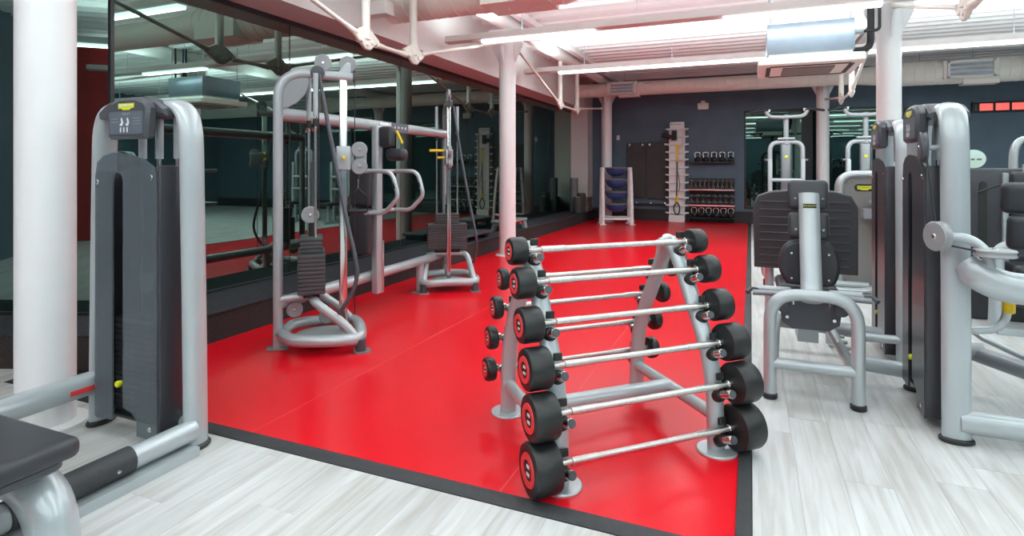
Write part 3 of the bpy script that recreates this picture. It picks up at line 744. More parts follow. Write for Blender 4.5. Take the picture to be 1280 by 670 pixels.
# beams between the posts
d = CB - CA
MB().tube([V((0, 0, 1.82)), d + V((0, 0, 1.82))], .053, n=18).build('top_beam', 'silver', cm)
MB().tube([V((0, 0, .35)), d + V((0, 0, .35))], .050, n=18).build('low_beam', 'silver', cm)
bd = d.normalized(); bn = V((bd.y, -bd.x, 0))
MB().prism(rrect(-.16, -.045, .16, .045, .008), 0, .004, m=facing(d * .60 + V((0, 0, 1.82)) + bn * .051, bn)).build('plate_label', 'placard', cm)
for k in range(4): MB().box((0, 0, 0), (.022, .022, .003), m=facing(d * .60 + bd * (-.10 + .066 * k) + V((0, 0, 1.82)) + bn * .056, bn)).build('pictogram', 'print', cm)
text('T E C H N O G Y M', .045, 'printgrey', cm, facing(d * .40 + V((0, 0, 1.835)) + bn * .0525, bn))
p = d * .82 + V((0, 0, 0))
MB().cyl(d * .78 + V((0, 0, .01)), d * .78 + V((0, 0, .34)), .045, n=16).build('beam_foot', 'silver', cm)
MB().rbox((0, 0, 0), (.10, .20, .012), .003, seg=1, m=MX.Translation(d * .78 + V((0, 0, .006)))).build('foot_plate', 'silver_dark', cm)
# dip / knee raise station in the middle
s0 = d * .43
def S(x, y, z): return s0 + bn * x + bd * y + V((0, 0, z))
RS = MX.Rotation(math.atan2(bn.y, bn.x), 4, 'Z')
MB().rbox((0, 0, 0), (.07, .09, 1.62), .012, m=MX.Translation(S(.09, 0, 1.0)) @ RS).build('station_post', 'silver', cm)
MB().cyl(S(.13, .04, .20), S(.13, .04, .70), .012, n=10).build('adjuster_rod', 'chrome', cm)
for yy in (-.16, .30):
    MB().tube([S(*q) for q in fillet([(.09, yy, 1.37), (.36, yy, 1.37), (.43, yy, 1.13), (.28, yy, .98), (.09, yy, .98)], [.09, .06, .06], 6)], .021, n=12).build('dip_handle', 'silver', cm)
    MB().cyl(S(.385, yy, 1.26), S(.40, yy, 1.21), .023, n=12).build('handle_collar', 'blackrub', cm)
MB().cyl(S(.09, -.18, 1.37), S(.09, .32, 1.37), .02, n=12).build('handle_bar', 'silver', cm)
MB().cyl(S(.09, -.18, .98), S(.09, .32, .98), .02, n=12).build('handle_bar', 'silver', cm)
for z0, z1 in ((1.04, 1.40), (.58, 1.02)):
    MB().rbox((0, 0, 0), (.22, .09, z1 - z0), .03, m=MX.Translation(S(.0, -.13, (z0 + z1) / 2)) @ RS).build('back_pad', 'pad', cm)
MB().rbox((0, 0, 0), (.14, .10, .20), .03, m=MX.Translation(S(.19, .02, 1.70)) @ RS).build('elbow_pad', 'pad', cm)
MB().rbox((0, 0, 0), (.22, .12, .12), .05, m=MX.Translation(S(.26, .08, 1.53)) @ RS).build('elbow_pad', 'pad', cm)
MB().tube([S(.27, .06, 1.76), S(.31, .10, 1.64)], .013, n=10).build('grip', 'yellow', cm)
# hanging cable handle
hk = W1(.60, .0, 1.36)
h = MB()
h.cyl(hk + V((0, 0, 0)), hk + V((0, 0, -.05)), .018, n=12)
h.build('cable_stop', 'black', cm)
MB().cyl(hk + V((0, 0, -.05)), hk + V((0, 0, -.13)), .006, n=8).build('carabiner', 'chrome', cm)
tri = [hk + V((0, 0, -.12)), hk + ax1 * .075 + V((0, 0, -.20)), hk + ax1 * .075 + V((0, 0, -.31)), hk - ax1 * .075 + V((0, 0, -.31)), hk - ax1 * .075 + V((0, 0, -.20))]
MB().tube(tri, .007, n=8, closed=True).build('handle_strap', 'black', cm)
MB().cyl(hk - ax1 * .07 + V((0, 0, -.31)), hk + ax1 * .07 + V((0, 0, -.31)), .016, n=12).build('handle_grip', 'black', cm)

# ------------------------------------------------------------------ leg press, right of the red floor
lp = thing('leg_press', 'silver leg press with ridged charcoal footplate, back turned to view', 'exercise machine', (.34, 3.82, 0))
MB().tube(fillet([(-.232, 0, .03), (-.232, 0, .64), (.235, 0, .64), (.235, 0, .03)], .17, 10), .0365, n=18).build('rear_arch', 'silver', lp)
for sx in (-.232, .235): MB().cyl((sx, 0, 0), (sx, 0, .035), .043, n=18, bev=.006).build('foot_cap', 'blackrub', lp)
MB().cyl((-.23, 0, .215), (.23, 0, .215), .033, n=16).build('crossbar', 'silver', lp)
for sx in (-.215, .225):
    rl_ = MB().tube([(sx, .02, .20), (sx * .75, 1.0, .27)], .032, n=14).build('side_rail', 'silver', lp)
for k in range(3): MB().cyl((.20, .42 + k * .14, .235), (.255, .42 + k * .14, .235), .012, n=10).build('bolt', 'silver_dark', lp)
hp = MB().prism([(-.16, .44), (-.18, .60), (.18, .60), (.16, .44), (.10, .40), (-.10, .40)], -.16, -.145, bev=.004, m=XZ).build('hanger_plate', 'plastic', lp)
for sx, sz in ((-.13, .47), (.13, .47), (0, .575)): MB().cyl((sx, .144, sz), (sx, .136, sz), .010, n=10).build('screw', 'chrome', hp)
for sx in (-.155, .165): MB().lathe([(0, 0), (.036, .004), (.042, .025), (.038, .055), (0, .062)], (sx, .145, .545), (0, -1, 0), n=18).build('end_knob', 'plastic', hp)
# sloping back post with pads on its far side
bp = [(0, .03, .60), (0, .09, .70), (.0, .19, 1.0), (.0, .25, 1.24)]
MB().tube(smooth(bp, 4), (.060, .038), n=20, up=(0, 1, .3)).build('back_post', 'silver', lp)
bg = MB().box((0, 0, 0), (.075, .004, .026), m=MX.Translation(V((0, .19, 1.165)))).build('badge', 'black', lp)
text('TECHNOGYM', .013, 'lime', bg, facing((0, .1872, 1.165), (0, -1, .25)))
for (w0, z0, z1, yy, nm) in ((.235, 1.13, 1.325, .32, 'head_pad'), (.235, .945, 1.12, .275, 'upper_back_pad')):
    pd = MB().rbox((0, 0, 0), (w0, .07, z1 - z0), .03, m=MX.Translation(V((0, yy, (z0 + z1) / 2))) @ MX.Rotation(-.22, 4, 'X')).build(nm, 'pad', lp)
    for sx in (-.075, .08): MB().cyl((sx, yy - .034, (z0 + z1) / 2 - .02), (sx, yy - .046, (z0 + z1) / 2 - .02), .009, n=10).build('screw', 'chrome', pd)
out = smooth([(-.13, .66, 0), (-.17, .74, 0), (-.17, .84, 0), (-.12, .925, 0), (0, .945, 0), (.12, .925, 0), (.17, .84, 0), (.17, .74, 0), (.13, .66, 0), (0, .65, 0)], 3)
pd = MB().prism([(p.x, p.y) for p in out], -.30, -.23, bev=.02, m=XZ).build('lumbar_pad', 'pad', lp)
for sx in (-.10, .11):
    for sz in (.86, .70): MB().cyl((sx, .231, sz), (sx, .222, sz), .007, n=8).build('screw', 'chrome', pd)
MB().lohi((-.04, .205, .985), (.04, .29, 1.03)).build('pad_bracket', 'plastic', lp)
MB().lohi((-.04, .25, 1.17), (.04, .33, 1.21)).build('pad_bracket', 'plastic', lp)
MB().rbox((0, .52, .60), (.36, .42, .08), .035).build('seat_pad', 'pad', lp)
MB().lohi((-.06, .30, .28), (.06, .72, .56)).build('seat_column', 'silver', lp)
for s in (-1, 1):
    MB().cyl((s * .10, .30, .605), (s * .30, .30, .605), .022, n=14).build('handle_tube', 'silver', lp)
    MB().cyl((s * .16, .18, .605), (s * .33, .18, .60), .018, n=12).build('roller_bar', 'silver_dark', lp)
    MB().tube(fillet([(s * .30, .22, .61), (s * .34, .20, .62), (s * .36, .16, .60)], .02), .014, n=10).build('lever', 'plastic', lp)
    MB().tube(fillet([(s * .10, .10, .56), (s * .10, .10, .65), (s * .10, .32, .62)], .03), .008, n=8).build('wire_guard', 'chrome', lp)
# ridged footplate beyond the seat
fo = [(-.335, .62), (-.345, 1.12), (-.31, 1.20), (-.22, 1.235), (0, 1.255), (.22, 1.24), (.33, 1.205), (.375, 1.12), (.385, .60), (.20, .60), (.19, .62)]
fpm = MX.Translation(V((.02, 1.24, 0))) @ MX.Rotation(math.radians(8), 4, 'X')
fp = MB().prism(fo, -.02, .02, bev=.008, m=fpm @ XZ).build('footplate', 'footplate', lp)
for k in range(9):
    z = .66 + k * .062
    MB().rbox((.015, -.020, z), (.62, .016, .012), .004, seg=1, m=fpm).build('ridge', 'footplate', fp)
for sx in (-.20, .24): MB().tube(fillet([(sx, 1.22, .75), (sx, 1.30, .55), (sx, 1.30, .02)], .1), .035, n=14).build('footplate_leg', 'silver', lp)
MB().cyl((-.22, 1.0, .24), (.53, 1.0, .20), .05, n=16).build('link_tube', 'silver_dark', lp)
MB().cyl((.23, .42, .16), (.56, .44, .13), .048, n=16).build('link_tube', 'silver', lp)

# ------------------------------------------------------------------ tower of the leg press (behind) and the hip machine tower (front right)
t = thing('weight_tower', 'charcoal shrouded weight tower of the leg press, second from the right edge', 'exercise machine', (1.0, 5.10, 0), -PI / 2, 'weight stack towers')
tower(t, shroud='shroud_solid', plates=12)
MB().cyl((.38, -.02, .20), (.40, -.27, .20), .03, n=12).build('tie_bar', 'silver', t)

hb = thing('abductor_machine', 'silver and charcoal seated machine with lever arm, front right', 'exercise machine', (.97, 3.95, 0), -PI / 2)
tower(hb, shroud='shroud_solid', plates=12)
def Hw(x, y, z): return (-(y - 3.95), (x - .97), z)     # world to machine space
# pulleys near the console and on the arm
disc(Hw(.845, 3.64, 1.51), (.12, 1, .0), .085, .035, 'plastic', hb)
MB().cyl(Hw(.845, 3.64, 1.51), Hw(.95, 3.64, 1.51), .015, n=10).build('pulley_axle', 'silver', hb)
MB().cyl(Hw(.845, 3.575, 1.46), Hw(.865, 3.49, 1.10), .005, n=6).build('cable', 'black', hb)
disc(Hw(.865, 3.46, 1.06), (.45, -.9, 0), .075, .045, 'pulley', hb)
MB().tube(fillet([Hw(.87, 3.48, 1.06), Hw(1.00, 3.47, 1.055), Hw(1.06, 3.44, .99), Hw(1.07, 3.44, .90)], [.05, .04]), .024, n=14).build('pulley_arm', 'silver', hb)
disc(Hw(1.075, 3.40, .995), (0, 0, 1), .085, .035, 'pulley', hb)
disc(Hw(1.36, 3.48, .985), (0, 0, 1), .10, .035, 'pulley', hb)
MB().tube([Hw(.90, 3.43, 1.02), Hw(1.05, 3.36, .995), Hw(1.36, 3.40, .985)], .005, n=6).build('cable', 'black', hb)
lev = smooth([Hw(.99, 3.50, .93), Hw(1.04, 3.46, .87), Hw(1.14, 3.44, .83), Hw(1.30, 3.46, .82), Hw(1.55, 3.50, .82), Hw(1.9, 3.55, .82)], 4)
MB().tube(lev, [(.045, .060)] * 2 + [(.055, .075)] * (len(lev) - 2), n=18, up=(0, 0, 1)).build('lever_arm', 'silver', hb)
MB().lathe([(0, 0), (.016, 0), (.016, .010), (0, .010)], Hw(1.42, 3.42, .84), (1, 0, 0), n=6).build('bolt', 'silver', hb)
MB().tube(fillet([Hw(1.00, 3.62, .565), Hw(1.20, 3.66, .57), Hw(1.215, 3.66, .82)], .10), .020, n=12).build('release_lever', 'silver', hb)
MB().cyl(Hw(1.213, 3.66, .66), Hw(1.215, 3.66, .80), .027, n=14, bev=.006).build('lever_grip', 'yellow', hb)
MB().tube([Hw(.98, 3.565, .11), Hw(2.6, 3.565, .11)], (.048, .060), n=18, up=(0, 0, 1)).build('base_tube', 'silver', hb)
MB().tube([Hw(.98, 4.30, .28), Hw(1.30, 4.30, .28)], (.045, .055), n=16, up=(0, 0, 1)).build('base_tube', 'silver_dark', hb)
MB().tube([Hw(1.27, 4.30, .27), Hw(2.2, 3.62, .10)], .05, n=16).build('diagonal_tube', 'silver_dark', hb)
MB().tube([Hw(1.20, 4.75, .45), Hw(1.35, 4.45, .33), Hw(1.9, 3.95, .12)], .020, n=12).build('diagonal_rail', 'silver', hb)
MB().rbox((0, 0, 0), (.10, .05, .40), .012, m=MX.Translation(V(Hw(1.10, 4.32, 1.26))) ).build('side_guard', 'shroud_solid', hb)
MB().rbox(Hw(1.09, 4.0, .72), (.30, .035, 1.30), .01, seg=2).build('rear_guard', 'shroud_solid', hb)
# seat of that machine
for (x, y, z, w0, hh, tilt, nm) in ((1.60, 4.50, 1.215, .30, .195, .10, 'head_pad'), (1.625, 4.48, 1.00, .30, .22, .10, 'backrest_pad'), (1.62, 4.40, .68, .28, .26, .12, 'lower_back_pad')):
    MB().rbox((0, 0, 0), (.09, w0, hh), .04, m=MX.Translation(V(Hw(x, y, z))) @ MX.Rotation(tilt, 4, 'Y')).build(nm, 'pad', hb)
MB().tube([Hw(1.70, 4.60, 1.15), Hw(1.74, 4.50, .65), Hw(1.80, 4.30, .12)], .04, n=14).build('seat_post', 'silver', hb)
MB().rbox(Hw(1.78, 4.22, .50), (.42, .40, .09), .04).build('seat_pad', 'pad', hb)
MB().prism([(0, 0), (.12, .0), (.20, -.36), (.06, -.36)], -.01, .01, m=MX.Translation(V(Hw(1.45, 4.05, .66))) @ MX.Rotation(PI / 2, 4, 'Z') @ XZ).build('linkage_plate', 'silver', hb)
for q, (x, z) in enumerate(((1.50, .52), (1.50, .66), (1.60, .36))):
    rl2 = MB().cyl(Hw(x, 4.02, z), Hw(x + .16, 3.86, z - .03), .032, n=16, bev=.008).build('roller', 'blackrub', hb)
    MB().cyl(Hw(x - .03, 4.05, z + .006), Hw(x, 4.02, z), .012, n=10).build('roller_pin', 'chrome', rl2)

# ------------------------------------------------------------------ rounded silver machine behind the leg press
t = thing('press_machine', 'silver machine with rounded bronze-grey casing behind the leg press', 'exercise machine', (1.0, 7.45, 0))
MB().tube(fillet([(-.07, 0, .02), (-.07, 0, 1.33), (.50, 0, 1.33), (.50, 0, .02)], .16, 9), (.045, .13), n=18, up=(0, 1, 0)).build('casing_frame', 'silver', t)
cp = MB().prism(rrect(-.06, .06, .49, 1.32, .15, 7), -.08, .08, bev=.02, m=XZ).build('casing_panel', 'bronze', t)
bd = MB().prism(rrect(.07, 1.145, .26, 1.225, .035), .08, .086, m=XZ).build('badge', 'black', cp)
MB().prism([(.10, 1.165), (.12, 1.165), (.14, 1.158), (.20, 1.158), (.21, 1.17), (.235, 1.172), (.24, 1.205), (.095, 1.205)], .086, .088, m=XZ).build('badge_field', 'lime', bd)
text('TECHNOGYM', .022, 'black', bd, facing((.168, -.0885, 1.185), (0, -1, 0)))
for sx, sz in ((.02, 1.24), (.42, 1.27)): MB().cyl((sx, -.08, sz), (sx, -.088, sz), .012, n=10).build('screw', 'chrome', cp)
for sx in (-.07, .50): MB().rbox((sx, 0, .03), (.10, .20, .06), .015).build('foot', 'blackrub', t)
MB().lohi((.12, -.34, .86), (.60, -.10, .96)).build('arm_bracket', 'silver_dark', t)
disc((.30, -.30, 1.03), (0, 0, 1), .13, .03, 'pulley', t)
MB().cyl((.30, -.30, .95), (.30, -.30, 1.02), .03, n=12).build('pulley_stem', 'silver_dark', t)
MB().tube(fillet([(.27, -.30, .90), (.27, -.30, .42), (.45, -.30, .36)], .09), .022, n=12).build('swing_handle', 'silver', t)
MB().cyl((.27, -.30, .58), (.27, -.30, .80), .035, n=14, bev=.008).build('handle_grip', 'yellow', t)
MB().tube(fillet([(-.86, -.35, .62), (-.86, -.35, .18), (-.76, -.20, .12), (.2, -.1, .10)], .10), .035, n=14).build('seat_frame', 'silver', t)
MB().cyl((-.84, -.33, 0), (-.84, -.33, .14), .03, n=12).build('foot', 'blackrub', t)
MB().tube(fillet([(-.40, -.30, .10), (-.20, -.42, .10), (.10, -.42, .10), (.30, -.2, .12)], .1), (.05, .02), n=12, up=(0, 0, 1)).build('floor_bar', 'silver', t)
MB().rbox((-.62, -.2, .64), (.46, .40, .09), .03).build('seat_pad', 'pad', t)
MB().cyl((-.62, -.2, .1), (-.62, -.2, .60), .04, n=14).build('seat_stem', 'silver', t)

# ------------------------------------------------------------------ tall pulldown machines before the rear window
def pulldown(x, y, label, rz=0.0):
    t = thing('pulldown_machine', label, 'exercise machine', (x, y, 0), rz, 'pulldown machines by the rear window')
    MB().tube(fillet([(-.28, 0, .03), (-.28, 0, 1.90), (.28, 0, 1.90), (.28, 0, .03)], .16, 8), .042, n=14).build('arch_frame', 'silver', t)
    for sx in (-.28, .28):
        MB().rbox((sx, 0, .02), (.12, .5, .04), .01, seg=1).build('floor_plate', 'silver', t)
        MB().rbox((sx, -.10, 1.02), (.07, .05, 1.1), .01, seg=1).build('side_guide', 'silver', t)
        MB().cyl((sx * 1.02, -.02, 1.56), (sx * 1.28, -.02, 1.56), .02, n=10).build('knob_shaft', 'silver_dark', t)
        MB().lathe([(0, 0), (.03, .005), (.035, .03), (0, .05)], (sx * 1.28, -.02, 1.56), (sx, 0, 0), n=12).build('knob', 'blackrub', t)
    MB().cyl((0, 0, 1.86), (0, 0, 2.42), .045, n=14).build('mast', 'silver', t)
    MB().rbox((0, -.02, 1.965), (.30, .12, .04), .015).build('mast_plate', 'silver', t)
    bar = fillet([(-.36, -.12, 2.50), (-.30, -.10, 2.38), (0, -.08, 2.37), (.30, -.10, 2.38), (.36, -.12, 2.50)], .08)
    MB().tube(bar, .034, n=12).build('top_bar', 'silver', t)
    for s in (-1, 1):
        h_ = MB().tube([(s * .30, -.11, 2.49), (s * .42, -.16, 2.50), (s * .62, -.22, 2.46)], .022, n=10).build('handle', 'black', t)
        MB().lathe([(0, 0), (.03, 0), (.03, .05), (0, .05)], (s * .30, -.11, 2.47), (0, 0, 1), n=12).build('swivel', 'chrome', h_)
    MB().rbox((0, .02, 1.30), (.15, .06, 1.15), .01, seg=1).build('weight_column', 'silver_dark', t)
    MB().rbox((-.0, -.02, 1.62), (.055, .02, .05), .005, seg=1).build('badge', 'lime', t)
    for k in range(9): MB().rbox((0, .0, .18 + k * .052), (.42, .14, .046), .006, seg=1).build('weight_plate', 'iron', t)
    for sx in (-.09, .09): MB().cyl((sx, -.03, .1), (sx, -.03, 1.88), .012, n=8).build('guide_rod', 'chrome', t)
    MB().cyl((-.26, -.12, 1.18), (.26, -.12, 1.18), .035, n=12).build('cross_tube', 'silver', t)
    MB().cyl((-.26, -.12, .86), (.26, -.12, .86), .03, n=12).build('cross_tube', 'silver', t)
    MB().rbox((0, -.55, .50), (.34, .42, .08), .03).build('seat_pad', 'pad', t)
    MB().cyl((0, -.55, .02), (0, -.55, .48), .04, n=12).build('seat_stem', 'silver', t)
    MB().rbox((0, -.35, .03), (.10, .75, .06), .015, seg=1).build('floor_beam', 'silver', t)
    return t
pulldown(.62, 12.0, 'tall silver pulldown machine left of the rear window column')
pulldown(1.92, 12.0, 'tall silver pulldown machine right of the rear window column')

# ------------------------------------------------------------------ more machines at the right edge
t = thing('weight_tower', 'dark low weight cabinet with slot, behind the front right machine', 'exercise machine', (2.42, 6.6, 0))
MB().rbox((0, .12, .70), (1.10, .34, 1.40), .02).build('cabinet', 'shroud_solid', t)
MB().prism(rrect(-.47, .62, -.41, 1.28, .03), .045, .056, m=XZ).build('slot', 'black', t)
MB().prism(rrect(.20, .62, .26, 1.36, .03), .045, .056, m=XZ).build('slot', 'black', t)
MB().prism(rrect(-.30, .55, -.26, 1.36, .015), .05, .09, m=XZ).build('backrest_rail', 'silver', t)
MB().rbox((-.13, -.12, 1.30), (.26, .08, .14), .03).build('head_pad', 'pad', t)
MB().rbox((-.13, -.12, 1.02), (.24, .08, .38), .03).build('backrest_pad', 'pad', t)
MB().rbox((-.13, -.085, 1.14), (.05, .07, .60), .012).build('backrest_post', 'silver', t)
MB().rbox((-.24, -.165, 1.235), (.03, .012, .04), .004, seg=1).build('adjuster', 'yellow', t)
MB().rbox((-.13, -.30, .52), (.36, .42, .09), .035).build('seat_pad', 'pad', t)
MB().tube([(-.13, -.28, .02), (-.13, -.24, .48)], .05, n=14).build('seat_stem', 'silver', t)
MB().tube(fillet([(-.40, -.50, .80), (-.25, -.55, .84), (-.12, -.50, .98), (.05, -.40, 1.04)], .06), .024, n=12).build('arm_lever', 'silver_dark', t)
MB().tube([(-.52, -.20, 1.18), (-.40, -.28, 1.25), (-.28, -.30, 1.27)], .010, n=8).build('cable', 'black', t)
MB().tube(fillet([(-.46, -.40, .02), (-.44, -.40, .70), (-.20, -.44, .80)], .08), (.05, .05), n=14).build('front_post', 'silver', t)
MB().cyl((-.30, -.52, .80), (-.18, -.54, .78), .022, n=12).build('grip', 'blackrub', t)
MB().cyl((-.18, -.54, .78), (-.165, -.542, .778), .024, n=12).build('grip_end', 'lime', t)
MB().lohi((-.5, -.60, 0), (.5, -.48, .06)).build('floor_bar', 'silver', t)
sg = MB().prism(ellipse(-.48, 0, .098, .088, 32), -.008, .008, m=MX.Translation(V((0, 0, 0))) @ XZ).build('oval_sign', 'mint')
sg.location = (2.42, 6.66, 1.489); tag(sg, 'small oval mint green sign on the dark weight cabinet', 'sign')
for k, wd in enumerate((.034, .03, .038)): MB().lohi((-.545 + k * .045, -.0095, -.012), (-.545 + k * .045 + wd, -.008, .004)).build('mark', 'matgrey', sg)
t = thing('weight_tower', 'silver arched weight tower cut by the right picture edge', 'exercise machine', (2.98, 7.9, 0), 0, 'weight stack towers')
tower(t, shroud='shroud_solid', plates=8)

# ------------------------------------------------------------------ rear wall: balls, mats, storage tower, dumbbells
bx = thing('ball_rack', 'white curved rack holding four blue half balls, far corner', 'storage rack', (-3.12, 14.22, .003), math.radians(22))
for s in (-1, 1):
    for yy, lean in ((-.20, .16), (.24, -.10)):
        MB().tube(smooth([(s * .36, yy, .012), (s * .355, yy + lean * .2, .5), (s * .352, yy + lean * .55, 1.0), (s * .345, yy + lean, 1.42)], 4), (.042, .030), n=12, up=(0, 1, 0)).build('upright', 'column', bx)
        MB().rbox((s * .36, yy, .007), (.16, .12, .014), .004, seg=1).build('foot', 'column', bx)
MB().cyl((-.36, -.19, .14), (.36, -.19, .14), .03, n=12).build('cross_tube', 'column', bx)
MB().cyl((-.36, .23, .16), (.36, .23, .16), .025, n=12).build('cross_tube', 'column', bx)
lev4 = (.50, .80, 1.09, 1.40)
bl4 = ('lowest blue half ball on the white curved rack', 'second blue half ball from the bottom of the white rack',
       'third blue half ball up, tilted on the white rack', 'topmost blue half ball on the white curved rack')
for z, l in zip(lev4, bl4):
    for s in (-1, 1):
        MB().cyl((s * .355, -.17, z - .034), (s * .355, .20, z - .034), .012, n=8).build('rail', 'column', bx)
        MB().rbox((s * .315, .02, z - .033), (.09, .06, .022), .004, seg=1).build('support_stub', 'column', bx)
    ca, sa = math.cos(math.radians(22)), math.sin(math.radians(22))
    b = thing('balance_ball', l, 'balance ball', (-3.12 - sa * .02, 14.22 + ca * .02, z), 0, 'blue half balls on the rack')
    if 'tilted' in l: b.rotation_euler = (math.radians(-6), 0, math.radians(22))
    MB().lathe([(0, .03), (.265, .03), (.285, .02), (.285, -.005), (.265, -.02), (0, -.02)], n=32).build('platform', 'matgrey', b)
    MB().lathe([(.262, -.02), (.255, -.06), (.215, -.125), (.14, -.175), (.06, -.195), (0, -.20)], n=32).build('dome', 'blue', b)
for (x0, x1, z0, z1, l) in ((-3.14, -2.63, .60, 2.11, 'dark foam exercise mat hung beside the ball rack'), (-2.60, -2.03, .58, 2.11, 'dark foam exercise mat hung beside the white storage tower')):
    m_ = thing('exercise_mat', l, 'exercise mat', ((x0 + x1) / 2, YB - .035, z0), 0, 'hanging mats')
    w2 = (x1 - x0) / 2; hh = z1 - z0
    MB().prism(rrect(-w2, 0, w2, hh, .06), 0, .035, bev=.006, m=XZ).build('mat_sheet', 'mat', m_)
    for s in (-1, 1):
        MB().lathe([(.012, 0), (.012, .006), (.028, .006), (.028, 0)], (s * (w2 - .08), -.035, hh - .07), (0, -1, 0), n=16).build('eyelet', 'chrome', m_)
        MB().cyl((s * (w2 - .08), .03, hh - .06), (s * (w2 - .08), -.07, hh - .05), .008, n=8).build('hook', 'chrome', m_)
t = thing('mat_hook_rail', 'dark wall rail with three chrome prongs below the mats', 'hook rail', (-2.55, YB, .42))
MB().lohi((-.62, -.035, -.04), (.55, 0, .04)).build('rail', 'skirt', t)
for dx in (-.38, 0, .36): MB().cyl((dx, -.03, 0), (dx + .10, -.30, .06), .012, n=8).build('prong', 'chrome', t)

tw = thing('storage_tower', 'tall white storage tower with side arms on the rear wall', 'storage rack', (-1.79, YB - .18, 0.003))
MB().prism(rrect(-.185, 0, .185, 2.62, .03), -.02, .02, bev=.004, m=MX.Translation(V((0, 0, 0))) @ XZ).build('back_panel', 'column', tw)
for s in (-1, 1): MB().lohi((s * .185 - .012, -.10, 0), (s * .185 + .012, .145, 2.45)).build('side_panel', 'column', tw)
MB().lohi((-.20, -.14, 0), (.20, .145, .16)).build('plinth', 'column', tw)
for k in range(12):
    z = .22 + k * .20
    MB().rbox((0, -.055, z), (.36, .07, .022), .006, seg=1).build('shelf', 'column', tw)
    for s in (-1, 1): MB().cyl((s * .19, -.03, z), (s * .295, -.03, z + .015), .030, .022, n=12, bev=.006).build('arm', 'column', tw)
MB().lohi((-.15, -.024, 2.545), (-.12, -.020, 2.575)).build('logo_mark', 'black', tw)
MB().lohi((-.09, -.024, 2.55), (-.01, -.020, 2.565)).build('logo_mark', 'matgrey', tw)
MB().lohi((.015, -.024, 2.55), (.09, -.020, 2.565)).build('logo_mark', 'matgrey', tw)
MB().rbox((-.06, -.13, 2.26), (.13, .05, .26), .01, seg=1).build('clamp', 'black', tw)
MB().tube(smooth([(-.04, -.17, 2.24), (-.15, -.22, 2.22), (-.28, -.24, 2.25), (-.36, -.24, 2.27)], 4), [(.03, .05)] * 5 + [(.045, .06)] * 8, n=12, up=(0, 0, 1)).build('clamp_handle', 'black', tw)
st = thing('suspension_strap', 'yellow and black suspension strap hung on the white tower', 'strap', (-1.77, YB - .18 - .115, .36))
MB().lohi((-.05, -.012, 1.60), (.07, .0, 1.66)).build('anchor', 'yellow', st)
MB().lohi((-.025, -.01, 1.20), (.025, -.002, 1.64)).build('upper_strap', 'yellow', st)
MB().tube([(-.005, -.006, 1.22), (-.01, -.02, .80), (-.02, -.01, .30)], (.016, .010), n=8, up=(0, 1, 0)).build('strap', 'black', st)
MB().tube(smooth([(.02, -.01, .95), (.06, -.02, .60), (.03, -.01, .42)], 4), .007, n=6).build('strap_tail', 'black', st)
MB().lohi((-.045, -.015, .12), (.02, -.002, .36)).build('lower_strap', 'yellow', st)
MB().tube(smooth([(-.02, -.02, .16), (-.09, -.03, .02), (-.05, -.03, -.14), (.03, -.03, -.14), (.06, -.03, .02), (0, -.02, .16)], 4), .016, n=8).build('foot_loop', 'black', st)

sx0, sx1 = -1.49, -.38
dr = thing('dumbbell_shelf', 'black wall rack with chrome-lipped shelves on the rear wall', 'storage rack', (0, YB, 0))
MB().lohi((sx0, -.02, .10), (sx1, -.0, 1.14)).build('back_panel', 'skirt', dr)
SH = {'a': (1.545, .26), 'b': (.84, .30), 'c': (.435, .30), 'd': (.11, .34)}
for k, (z, dp) in SH.items():
    MB().lohi((sx0, -dp, z), (sx1, -.0, z + .025)).build('shelf', 'skirt', dr)
    if k in 'bc': MB().lohi((sx0, -dp - .012, z - .01), (sx1, -dp, z + .035)).build('shelf_lip', 'chrome', dr)
for sx in (sx0, sx1 - .02): MB().lohi((sx, -.30, .03), (sx + .02, -.035, .11)).build('bracket', 'skirt', dr)
def kettlebell(x, z, dp, label, grp):
    t = thing('kettlebell', label, 'kettlebell', (x, YB - dp / 2 - .03, z + .0262), 0, grp)
    MB().lathe([(0, 0), (.055, 0), (.078, .04), (.078, .075), (.055, .115), (.02, .13), (0, .13)], n=20).build('ball', 'blackrub', t)
    MB().tube(fillet([(-.045, 0, .09), (-.070, 0, .20), (-.045, 0, .245), (.045, 0, .245), (.070, 0, .20), (.045, 0, .09)], .04), .016, n=10).build('handle', 'chrome', t)
def dumbbell(x, z, dp, r, label, grp):
    t = thing('dumbbell', label, 'dumbbell', (x, YB - dp / 2 - .01, z + .025), 0, grp)
    tl = MX.Translation(V((0, 0, r + .002))) @ MX.Rotation(math.radians(-28), 4, 'X')
    # rests nose down on a sloping cradle
    for s in (-1, 1):
        hd = MB().lathe([(0, 0), (r - .008, 0), (r, .008), (r, .050), (r - .008, .058), (0, .058)], (0, 0, s * .062), (0, 0, s), n=18, m=tl).build('weight', 'dbgrey', t)
    MB().cyl((0, 0, -.064), (0, 0, .064), .015, n=10, m=tl).build('grip', 'chrome', t)
    t.location.z += .1015 - r * .55
def row(n, a, b): return [a + (b - a) * k / (n - 1) for k in range(n)]
ordn = ['leftmost', 'second from left', 'third from left', 'fourth from left', 'fifth from left', 'sixth from left', 'seventh from left', 'eighth from left', 'ninth from left', 'tenth from left']
for k, x in enumerate(row(5, -1.28, -.47)): kettlebell(x, SH['a'][0], SH['a'][1], 'chrome-handled kettlebell %s on the top wall shelf' % ordn[k], 'kettlebells on the top shelf')
for k, x in enumerate(row(10, -1.43, -.46)): dumbbell(x, SH['b'][0], SH['b'][1], .046 - k * .0008, 'black dumbbell %s on the upper chrome-lipped shelf' % ordn[k], 'dumbbells on the upper shelf')
for k, x in enumerate(row(8, -1.42, -.45)): dumbbell(x, SH['c'][0], SH['c'][1], .060, 'black dumbbell %s on the lower chrome-lipped shelf' % ordn[k], 'dumbbells on the lower shelf')
